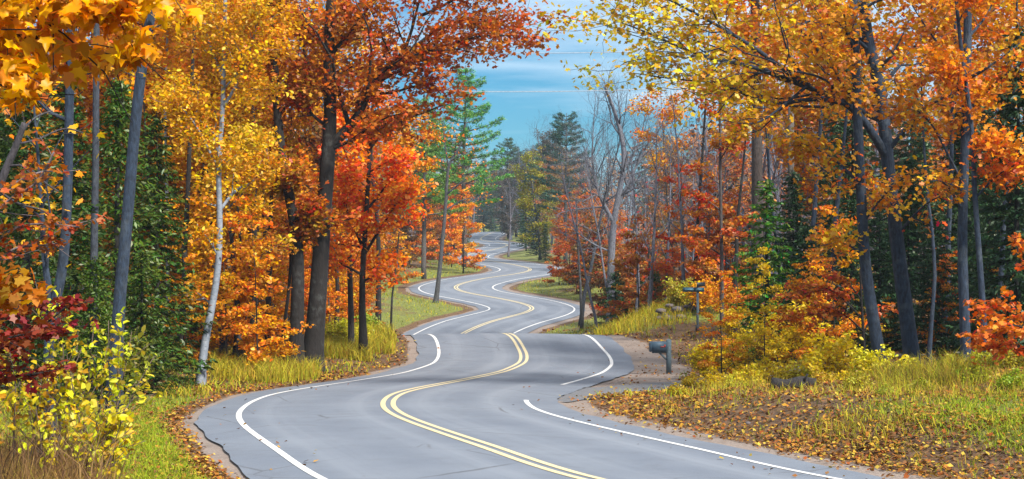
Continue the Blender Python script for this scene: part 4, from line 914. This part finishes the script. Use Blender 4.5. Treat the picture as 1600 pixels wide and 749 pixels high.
sapling('rusty_sapling', 'sparse rusty red sapling before the broken dead trunk', 20, [(-70, 850), (-60, 600), (-50, 420), (-40, 300)], (10, 4),
        [([(-52, 440), (0, 370), (50, 350), (115, 355)], 4, .3), ([(-50, 400), (10, 320), (60, 290), (95, 240)], 4, -.3), ([(-56, 480), (0, 400), (40, 385), (80, 380)], 4, .4), ([(-45, 340), (0, 300), (40, 275), (70, 265)], 4, .2)], (0.42, .10, .022, .5), .105, 420, 92, bcol=(0.16, .13, .14, 1))
sapling('maple_sapling', 'orange maple sprig at the left edge above the red sapling', 15, [(-70, 980), (-66, 700), (-62, 500)], (8, 4),
        [([(-66, 560), (-20, 470), (10, 440), (45, 430)], 4, .2), ([(-66, 600), (-20, 490), (10, 470), (40, 475)], 4, -.2)], (0.66, .22, .012, .5), .14, 120, 93, MAPLE)
sapling('red_sapling', 'bright red leaved sapling reaching in at the right edge', 33, [(1650, 720), (1648, 600), (1640, 460), (1632, 350)], (9, 4),
        [([(1645, 560), (1600, 515), (1560, 510), (1515, 530)], 4, -.5), ([(1644, 540), (1600, 490), (1570, 478), (1540, 485)], 4, .5), ([(1638, 440), (1610, 400), (1590, 370)], 4, .2), ([(1645, 580), (1600, 545), (1565, 540), (1530, 545)], 4, .2)], (0.66, .14, .012, .4), .15, 800, 94, sig=.10)
sapling('red_sapling', 'red leaved spray spreading level left of the grey oak', 48, [(1352, 600), (1350, 540), (1346, 470), (1344, 420)], (6, 3),
        [([(1350, 520), (1310, 488), (1270, 490), (1225, 500)], 3, -.6), ([(1348, 500), (1310, 460), (1275, 450), (1235, 470)], 3, .5), ([(1346, 470), (1320, 440), (1290, 430)], 3, -.4), ([(1350, 520), (1370, 490), (1400, 480)], 3, .4)], (0.50, .105, .012, .5), .16, 1100, 95, sig=.12)
sapling('yellow_sapling', 'little lone yellow sapling between the two big grey trunks', 40, [(1420, 632), (1419, 600), (1418, 556)], (3, 1.5), [([(1419, 590), (1425, 575), (1430, 570)], 1.5, .1), ([(1419, 580), (1412, 570), (1408, 562)], 1.5, -.1)], (0.6, .52, .03, .4), .14, 45, 96, HEX, sig=.09)

# bushes, right of the road then left
for k, (px, d, sc, b_, c_, lab) in enumerate([
    (1112, 53, .72, 0, YELLOW, 'bright yellow bush beside the mailbox drive'), (1082, 47.0, .45, 2, (0.6, .38, .02, .5), 'low gold bush at the end of the grey drive'),
    (1125, 45.5, .6, 2, YELLOW, 'low yellow bush left of the fallen log'), (1165, 45, .72, 2, (0.62, .46, .02, .5), 'spreading yellow bush touching the fallen log'), (1205, 47, .8, 2, YELLOW, 'yellow bush just behind the fallen log'),
    (1265, 46.5, .9, 2, (0.58, .46, .03, .5), 'yellow green bush behind the right end of the log'), (1305, 45, .9, 0, YELLOW, 'rounded yellow bush left of the grey oak'), (1340, 42, .6, 2, (0.55, .42, .03, .5), 'low yellow bush at the foot of the straight trunk'),
    (1168, 55, .62, 1, (0.5, .3, .02, .7), 'amber bush behind the yellow roadside bushes'), (1225, 52, .95, 1, YELLOW, 'tall yellow bush behind the log'), (1545, 37, .6, 2, (0.42, .4, .03, .6), 'green yellow bush below the slim leaning stem'),
    (1480, 38, .6, 2, (0.45, .42, .03, .5), 'green yellow bush beside the tall straight trunk'), (1590, 36, .65, 2, (0.4, .3, .03, .7), 'olive bush at the right picture edge'),
    (1415, 36.5, .5, 2, (0.55, .46, .03, .5), 'yellow green bush inside the tall grass'), (1340, 34.5, .42, 2, (0.5, .40, .03, .6), 'small yellow bush left of the tall grass'), (1440, 32.5, .36, 2, (0.42, .42, .03, .5), 'small green yellow bush in front of the tall grass'), (1520, 33, .5, 2, (0.5, .5, .03, .5), 'yellow green bush right of the tall grass'), (1120, 41.5, .4, 2, (0.45, .30, .03, .7), 'small olive bush on the bank by the drive'),
    (1060, 43.0, .38, 2, (0.5, .32, .02, .7), 'small gold bush at the tip of the bank'), (1150, 37, .34, 2, (0.42, .36, .03, .7), 'small olive bush low on the bank'), (1090, 39.5, .3, 2, (0.40, .26, .03, .7), 'tiny brown gold bush near the drive mouth'), (1385, 31, .28, 2, (0.36, .36, .03, .7), 'tiny green bush near the road edge'),
    (1145, 42.5, .5, 2, YELLOW, 'bright low yellow bush at the head of the bank'), (1288, 41.5, .5, 2, (0.6, .46, .02, .5), 'yellow bush right of the fallen log'), (1310, 39.5, .6, 2, YELLOW, 'yellow bush before the straight blue grey trunk'), (1365, 38, .55, 0, (0.55, .46, .02, .5), 'taller yellow bush between the grey trunks'), (1585, 31, .45, 2, (0.34, .40, .02, .6), 'bright green clump at the right picture edge'),
    (1180, 39, .42, 2, (0.45, .2, .03, .7), 'small rusty bush on the litter bank'), (1290, 37, .42, 2, (0.5, .3, .03, .7), 'small gold bush on the litter bank'), (1060, 78, .9, 0, (0.45, .32, .03, .7), 'olive gold bush on the mound under the sign'),
    (960, 84, .6, 2, (0.42, .36, .03, .6), 'low olive bush on the mound beyond the crest'), (1110, 76, 1.0, 0, GOLD, 'gold bush right of the sign post'), (1155, 70, 1.1, 1, AMBER, 'amber bush right of the sign'),
    (535, 68, .75, 0, (0.5, .42, .02, .5), 'yellow bush at the foot of the broken snag'), (600, 73, .62, 0, LIME, 'lime green bush at the road edge by the crest'), (570, 70, .6, 2, (0.42, .40, .03, .5), 'yellow green low bush left of the crest'),
    (430, 56, .45, 2, GOLD, 'low gold bush in front of the oaks'), (355, 51, .42, 2, (0.5, .36, .02, .6), 'low gold bush right of the birch foot'), (395, 53, .42, 2, (0.55, .35, .02, .6), 'low yellow bush between birch and oaks'),
    (268, 50, .5, 1, (0.4, .3, .02, .7), 'olive bush left of the birch foot'), (245, 40, .75, 1, (0.2, .22, .02, .7), 'green shrub at the cedar edge'), (620, 104, .8, 0, (0.4, .35, .02, .6), 'olive bush below the small spruce'),
    (890, 150, .8, 0, (0.45, .38, .03, .6), 'olive bush on the far right verge'), (850, 190, .8, 0, RED, 'red bush at the far bend')]):
    put(BUSH[b_], 'bush', lab, 'bush', None, px, d, sc, c_, BROWNB)

# ------------------------------------------------------------------ grass, weeds and fallen leaves
def colour_material(name, trans):
    m = M(name); at = m.n('ShaderNodeAttribute', attribute_name='var')
    a = m.n('ShaderNodeBsdfDiffuse', {0: at.outputs[0]}); b = m.n('ShaderNodeBsdfTranslucent', {0: at.outputs[0]})
    mx = m.n('ShaderNodeMixShader', {0: trans, 1: a.outputs[0], 2: b.outputs[0]}); m.t.links.new(mx.outputs[0], m.out.inputs[0]); return m.m
LITTER = colour_material('fallen_leaf', .15); BLADE = colour_material('blade', .3)
def sample(r, n, d0, d1, p0=-60, p1=1660, pw=1.0):
    u = r.uniform(0, 1, n)
    d = (d0 ** (1 - pw) + u * (d1 ** (1 - pw) - d0 ** (1 - pw))) ** (1 / (1 - pw)) if pw != 1 else d0 * (d1 / d0) ** u
    return WX(r.uniform(p0, p1, n), d), d
r = np.random.default_rng(5)
x, y = sample(r, 300000, 20, 120, pw=1.7); e = edge_dist(x, y); gm = gravel_mask(x, y)
dd_ = np.min([np.hypot(x - a, y - b) for a, b in zip(cx_[::4], cy_[::4])], axis=0)
keep = (e > -1.6) & (r.uniform(0, 1, len(x)) < np.where(e < .15, np.where(e < -.3, .006, .035), 1) * np.where(e < -.3, 1, 1 - .9 * gm) * np.where(dd_ < 1.6, .06, 1) * (1 - .8 * grass_mask(x, y)) * (0.38 + 0.62 * smooth(-.15, .45, lump(x * 1.1, y * 1.1) + .35 * lump(x * 4.3, y * 3.7))) * np.where((x > road_x(y)) & (y < 45), .95, 1))
x, y, e = x[keep], y[keep], e[keep]; z = np.where(e < 0, road_z(y) + road_surface(np.clip(e + HALF, 0, HALF)) - .01, ground_z(x, y)) + r.uniform(.015, .05, len(x))
pal = np.array([(.34, .14, .03), (.42, .22, .03), (.24, .10, .03), (.17, .08, .035), (.27, .08, .025), (.42, .30, .05), (.12, .065, .035), (.20, .11, .05)])
V, Fc, v = cards(r, np.column_stack([x, y, z]), 1.0, KITE * np.array([1, 1.25, 1]), 1.4)
sz = (.045 + .0011 * y) * r.uniform(.6, 1.35, len(y)); cc_ = np.repeat(np.column_stack([x, y, z]), 4, 0); V = cc_ + (V - cc_) * np.repeat(sz, 4)[:, None]
v[:, :3] = np.repeat(pal[r.integers(len(pal), size=len(x))] * r.uniform(.7, 1.25, (len(x), 1)), 4, 0)
tag(obj('leaf_litter', mesh_np('leaf_litter', V, [Fc], v, mats=[LITTER])), 'fallen brown and orange leaves scattered over both verges', 'leaf litter', None, 'stuff')

def blades(name, label, x, y, h, wd_, cols, r, lean=.35, seeds=0.0, cat='grass'):
    n = len(x); z = ground_z(x, y) - .02
    a = r.uniform(0, 6.28, n); b = np.column_stack([np.cos(a), np.sin(a), np.zeros(n)]); L = np.column_stack([r.normal(size=n) * lean, r.normal(size=n) * lean, np.ones(n)]); L = L / np.linalg.norm(L, axis=1, keepdims=True)
    bend = np.column_stack([r.normal(size=n), r.normal(size=n), -np.abs(r.normal(size=n)) * .4]) * .28
    p = np.column_stack([x, y, z]); h = np.broadcast_to(h, n)[:, None]; w_ = np.broadcast_to(wd_, n)[:, None]
    V = np.stack([p - b * w_ * .5, p + b * w_ * .5, p + L * h * .55 + b * w_ * .42, p + L * h * .55 - b * w_ * .42, p + L * h + bend * h], 1)
    k = np.arange(n)[:, None] * 5
    Q = k + np.array([[0, 1, 2, 3]]); T = k + np.array([[3, 2, 4]])
    c_ = np.asarray(cols)[r.integers(len(cols), size=n)] * r.uniform(.65, 1.3, (n, 1))
    v = np.ones((n, 5, 4)); v[:, :, :3] = c_[:, None]
    return tag(obj(name, mesh_np(name, V.reshape(-1, 3), [Q, T], v.reshape(-1, 4), mats=[BLADE])), label, cat, None, 'stuff')
GG = [(.22, .32, .02), (.29, .36, .022), (.36, .38, .03), (.36, .30, .04), (.16, .24, .02)]; GY_ = [(.46, .38, .03), (.50, .36, .04), (.36, .34, .03), (.42, .26, .04), (.30, .30, .03)]
x, y = sample(r, 230000, 20, 42, pw=1.4); g_ = grass_mask(x, y); k = (r.uniform(0, 1, len(x)) < g_ * 1.2 + .04 * (edge_dist(x, y) > .9)) & (edge_dist(x, y) > .5)
blades('grass', 'short bright green grass on the near verges', x[k], y[k], r.uniform(.05, .17, k.sum()), .016, GG, r)
x, y = sample(r, 90000, 42, 200, 250, 1300, pw=1.5); e = edge_dist(x, y); g_ = grass_mask(x, y); k = (e > .5) & (e < 12) & (gravel_mask(x, y) < .4) & (r.uniform(0, 1, len(x)) < g_ + .10) & (np.min([np.hypot(x - a, y - b) for a, b in zip(cx_[::4], cy_[::4])], axis=0) > 1.7)
blades('grass', 'yellow green grass on the verges beyond the bend', x[k], y[k], r.uniform(.12, .38, k.sum()), .02 + y[k] * .0002, GG[1:] + GY_[:2], r)
def patch(n, px0, px1, d0, d1):
    px = r.uniform(px0, px1, n); d = r.uniform(d0, d1, n); return WX(px, d), d
x, y = [np.concatenate(t) for t in zip(patch(2500, 1100, 1350, 37.5, 43), patch(1200, 1400, 1640, 29, 34), patch(3000, 1370, 1500, 33, 37), patch(1600, 1320, 1400, 36, 40), patch(1000, 1480, 1560, 35, 38))]; k = edge_dist(x, y) > 2.2; x, y = x[k], y[k]
blades('tall_grass', 'tall yellow green grass clump at the foot of the right trunks', x, y, r.uniform(.15, .70, len(x)) * (.35 + .65 * smooth(-.3, .6, lump(x * 2.6, y * 2.6))), .013, GY_ + GG[1:4] + [(.30, .20, .05), (.24, .13, .05), (.16, .13, .03), (.20, .17, .03)], r, .24)
x, y = [np.concatenate(t) for t in zip(patch(4000, 505, 580, 63, 72), patch(2600, 560, 640, 66, 76), patch(3500, 330, 500, 50, 58), patch(2500, 930, 1080, 74, 86))]; k = edge_dist(x, y) > .9; x, y = x[k], y[k]
blades('tall_grass', 'golden tall grass along the wood edge beyond the bend', x, y, r.uniform(.25, .85, len(x)), .026, GY_ + GG[2:4], r, .2)
# dry stalks in the lower left corner
x, y = [np.concatenate(t) for t in zip(patch(16000, 940, 1640, 27, 43), patch(6000, 1000, 1640, 22, 30))]; lm = lump(x * 1.7 + 3, y * 1.5); k = (edge_dist(x, y) > 1.3) & (r.uniform(-.2, .9, len(x)) < lm) & (np.min([np.hypot(x - a, y - b) for a, b in zip(cx_[::4], cy_[::4])], axis=0) > 1.8); x, y = x[k], y[k]
blades('weeds', 'olive and straw coloured weeds in patches over the right bank', x, y, r.uniform(.08, .34, len(x)), .016, GY_ + GG[2:4] + [(.28, .17, .06), (.22, .12, .05)], r, .4, cat='weeds')
x, y = patch(800, -40, 175, 18.5, 23.0); k = edge_dist(x, y) > 2.0; x, y = x[k], y[k]
blades('weeds', 'dry brown stalks under the yellow shrubs at lower left', x, y, r.uniform(.5, 1.5, len(x)), .012, [(.16, .085, .045), (.22, .13, .06), (.10, .06, .04), (.30, .19, .08)], r, .22, cat='weeds')
x, y = patch(7500, -40, 185, 18.5, 24); k = edge_dist(x, y) > 2.4; x, y = x[k], y[k]
blades('weeds', 'pale dry grass tangled round the stalks at lower left', x, y, r.uniform(.2, .8, len(x)), .012, [(.30, .17, .06), (.36, .22, .07), (.22, .12, .05), (.34, .28, .05)], r, .35, cat='weeds')

# ------------------------------------------------------------------ roadside things
def bevel_box(b, c, h, M_=None): b.box(c, h, M_)
def rotz(a): c_, s_ = math.cos(a), math.sin(a); return np.array([[c_, -s_, 0], [s_, c_, 0], [0, 0, 1]])
MB_BLUE = simple('mailbox_metal', (0.045, 0.085, 0.13), .6, .1, .2); WOOD_G = simple('weathered_post', (0.085, 0.125, 0.155), .85, 0, .3, 14); RED_F = simple('flag_red', (0.35, .04, .03), .5)
SIGN_F = simple('sign_blade', (0.03, 0.10, 0.15), .45, 0, .15); SIGN_B = simple('sign_dark', (0.02, .035, .05), .5); PALE = simple('sign_print', (0.10, .26, .36), .5, 0, .1); STEEL = simple('steel', (0.3, .31, .32), .45, .7)
def arch(b, y0, y1, w_, h_, x0=0, z0=0, seg=10, along='x'):
    """mailbox body: flat floor, round top; runs along x from y0 to y1"""
    an = np.linspace(0, math.pi, seg + 1); pr = [(-w_ / 2, 0), (w_ / 2, 0)] + [(w_ / 2 * math.cos(a), h_ - w_ / 2 + w_ / 2 * math.sin(a)) for a in an]
    n = len(pr); V = [[xx, p_, z0 + q_] for xx in (y0, y1) for p_, q_ in pr]
    V.append([y0, 0, z0 + h_ * .45]); V.append([y1, 0, z0 + h_ * .45])
    b.add(V, [[i, (i + 1) % n, n + (i + 1) % n, n + i] for i in range(n)], [[(i + 1) % n, i, 2 * n] for i in range(n)] + [[n + i, n + (i + 1) % n, 2 * n + 1] for i in range(n)])
dB = 57.0; xB = WX(1045, dB); zB = float(ground_z(xB, dB))
mbx = tag(empty('mailbox', (xB, dB, zB), math.radians(8)), 'dark blue mailbox on a square post beside the gravel drive', 'mailbox')
b = Bag(); b.box((0, 0, .55), (.15, .15, 1.2)); b.add(np.array([[-.075, -.075, 1.15], [.075, -.075, 1.15], [.075, .075, 1.15], [-.075, .075, 1.15], [0, 0, 1.20]]), [], [[0, 1, 4], [1, 2, 4], [2, 3, 4], [3, 0, 4]]); obj('post', b.mesh('post', [WOOD_G]), mbx)
b = Bag(); b.box((-.33, 0, .735), (.50, .12, .05)); b.box((-.20, 0, .60), (.36, .07, .06), np.array([[.72, 0, -.69], [0, 1, 0], [.69, 0, .72]]).T); obj('bracket', b.mesh('bracket', [WOOD_G]), mbx)
b = Bag(); arch(b, -.64, -.085, .26, .34, z0=.765); body = obj('box', b.mesh('box', [MB_BLUE]), mbx)
b = Bag(); arch(b, -.665, -.642, .275, .355, z0=.757); dr = obj('door', b.mesh('door', [MB_BLUE]), mbx)
b = Bag(); b.box((-.68, 0, 1.06), (.025, .05, .03)); obj('latch', b.mesh('latch', [STEEL]), dr)
b = Bag(); b.box((-.24, -.14, .93), (.17, .012, .03)); b.box((-.17, -.14, .965), (.05, .012, .07)); obj('flag', b.mesh('flag', [RED_F]), mbx)

dS = 72.0; xS = WX(1090, dS); zS = float(ground_z(xS, dS)); HS = WZ(447, dS) - zS
sg = tag(empty('street_sign', (xS, dS, zS)), 'blue road name sign with crossed blades on a thick post', 'sign')
b = Bag(); b.box((0, 0, HS / 2 - .2), (.10, .10, HS + .1)); obj('post', b.mesh('post', [WOOD_G]), sg)
b = Bag(); b.box((0, 0, .12), (.17, .17, .34)); obj('post_base', b.mesh('post_base', [simple('dark_timber', (.03, .035, .045), .9)]), sg)
b = Bag(); b.tube([[0, 0, HS - .16], [0, 0, HS + .02], [0, 0, HS + .10]], [.05, .05, .01], 8); obj('cap', b.mesh('cap', [STEEL]), sg)
b = Bag(); b.box((-.18, -.075, HS - .16), (.92, .02, .19)); bl = obj('blade', b.mesh('blade', [SIGN_F]), sg)
b = Bag(); b.box((-.36, -.087, HS - .16), (.40, .006, .08)); b.box((.06, -.087, HS - .16), (.26, .006, .08)); tag(obj('lettering', b.mesh('lettering', [PALE]), bl), kind='stuff')
b = Bag(); b.box((.16, .10, HS + .06), (.80, .02, .19), rotz(math.radians(58))); tag(obj('blade', b.mesh('blade', [SIGN_B]), sg), 'dark blade seen nearly edge on')

for k, (px, d, lab) in enumerate([(779, 318, 'small far signpost left of the pair by the distant bend'), (793, 322, 'small far signpost right of the pair by the distant bend')]):
    x0 = WX(px, d)
    while float(edge_dist(x0, d)) < .3: x0 += .2
    o = tag(empty('signpost', (x0, d, float(ground_z(x0, d)))), lab, 'signpost')
    b = Bag(); b.box((0, 0, 1.25), (.16, .16, 2.7)); obj('post', b.mesh('post', [SIGN_B]), o)
    b = Bag(); b.box((-.55 if k == 0 else .1, 0, 2.45), (1.5, .08, .34)); obj('board', b.mesh('board', [SIGN_B]), o)

# fallen log
dL = 35.6; xL = WX(1240, dL); lg = tag(empty('fallen_log', (xL, dL, float(ground_z(xL, dL)))), 'black fallen log lying among the yellow bushes', 'log')
b = Bag(); t_ = np.linspace(-.48, .48, 9); zz = .13
b.tube(np.column_stack([t_, .05 * np.sin(t_ * 4), zz + .02 * np.sin(t_ * 7)]), .125 + .015 * np.sin(t_ * 11), 10); obj('log', b.mesh('log', [BARK], True), lg, (0.018, .015, .016, 1))
b = Bag(); b.tube([[.2, -.06, .16], [.27, -.14, .34]], [.035, .02], 6); obj('branch_stub', b.mesh('branch_stub', [BARK], True), lg, (0.02, .016, .016, 1))
# pile of stones and sticks on the mound
dP = 76.5; rp = np.random.default_rng(9); STONE = simple('field_stone', (.10, .085, .09), .9, 0, .4, 5)
for k in range(16):
    px = 1030 + 4.2 * k + rp.uniform(-2, 2); d = dP + rp.uniform(-1, 1); x0 = WX(px, d); s_ = rp.uniform(.16, .34)
    an = rp.uniform(0, 6.28); th = np.linspace(0, 2 * np.pi, 8)[:-1]; V = [[0, 0, -.6]] + [[math.cos(a) * rp.uniform(.8, 1.1), math.sin(a) * rp.uniform(.8, 1.1), -.15] for a in th] + [[math.cos(a) * .75 * rp.uniform(.7, 1.1), math.sin(a) * .75 * rp.uniform(.7, 1.1), .45 + rp.uniform(-.1, .1)] for a in th] + [[0, 0, .62]]
    T = [[0, 1 + (i + 1) % 7, 1 + i] for i in range(7)] + [[15, 8 + i, 8 + (i + 1) % 7] for i in range(7)]; Q = [[1 + i, 1 + (i + 1) % 7, 8 + (i + 1) % 7, 8 + i] for i in range(7)]
    b = Bag(); b.add(np.array(V) * s_ * np.array([1.2, 1, .8]), Q, T)
    o = obj('stone', b.mesh('stone', [STONE]), None, None, (x0, d, float(ground_z(x0, d)) + s_ * .3 + (.3 if k % 3 == 1 else 0)))
    o.rotation_euler = (0, 0, an); tag(o, ordinal('dark field stone in the pile below the sign', k, 16), 'stone', 'stones piled below the sign')
for k in range(3):
    px = 1180 + 110 * k + rp.uniform(-20, 20); d = 31.5 - k * .9 + rp.uniform(-.4, .4)
    x0 = WX(px, d)
    while float(edge_dist(x0, d)) < .9: x0 += .15
    s_ = rp.uniform(.05, .08); b = Bag(); b.add(np.array(V) * s_, Q, T)
    o = obj('stone', b.mesh('stone', [STONE]), None, None, (x0, d, float(ground_z(x0, d)) + s_ * .3)); o.rotation_euler = (0, 0, k); tag(o, ordinal('small dark stone in the dirt along the right road edge', k, 3), 'stone', 'stones along the right road edge')

# power lines across the gap and the poles they hang from
POLE = simple('pole_wood', (.075, .065, .06), .9, 0, .3, 10); WIRE = simple('wire', (.30, .31, .34), .6)
ends = []
for px, d, lab in [(392, 63, 'wooden utility pole hidden in the golden stand'), (1236, 67, 'wooden utility pole hidden behind the grey oak')]:
    x0 = WX(px, d); z0 = float(ground_z(x0, d)); o = tag(empty('utility_pole', (x0, d, z0)), lab, 'utility pole')
    top = WZ(70, d) - z0
    b = Bag(); b.tube([[0, 0, -.3], [0, 0, top + .7]], [.15, .11], 10); obj('pole', b.mesh('pole', [POLE], True), o)
    for h in (top, top - 1.5):
        b = Bag(); b.tube([[0, -.13, h - .06], [0, -.13, h + .08]], [.04, .05], 8); obj('insulator', b.mesh('insulator', [STEEL]), o)
    ends.append((x0, d - .13, z0 + top, z0 + top - 1.5))
for k, lab in enumerate(('upper power line crossing above the road', 'lower power line crossing above the road')):
    A, B = np.array([ends[0][0], ends[0][1], ends[0][2 + k]]), np.array([ends[1][0], ends[1][1], ends[1][2 + k]])
    t_ = np.linspace(0, 1, 33)[:, None]; P_ = A + (B - A) * t_; P_[:, 2] -= .35 * 4 * (t_ * (1 - t_))[:, 0]
    b = Bag(); b.tube(P_, .013, 5); tag(obj('power_line', b.mesh('power_line', [WIRE], True)), lab, 'power line', 'power lines')

# ------------------------------------------------------------------ air
b = Bag(); b.box((0, 1535, 26), (3200, 3150, 76)); m = M('thin_haze'); m.t.links.new(m.n('ShaderNodeVolumePrincipled', {'Color': (.70, .84, 1.0, 1), 'Density': 0.00024, 'Anisotropy': 0.2}).outputs[0], m.out.inputs[1])
tag(obj('haze', b.mesh('haze', [m.m])), 'thin bluish haze hanging over the far woods', 'haze', None, 'stuff')
cy.volume_bounces = 0; cy.volume_step_rate = 5; cy.volume_max_steps = 32
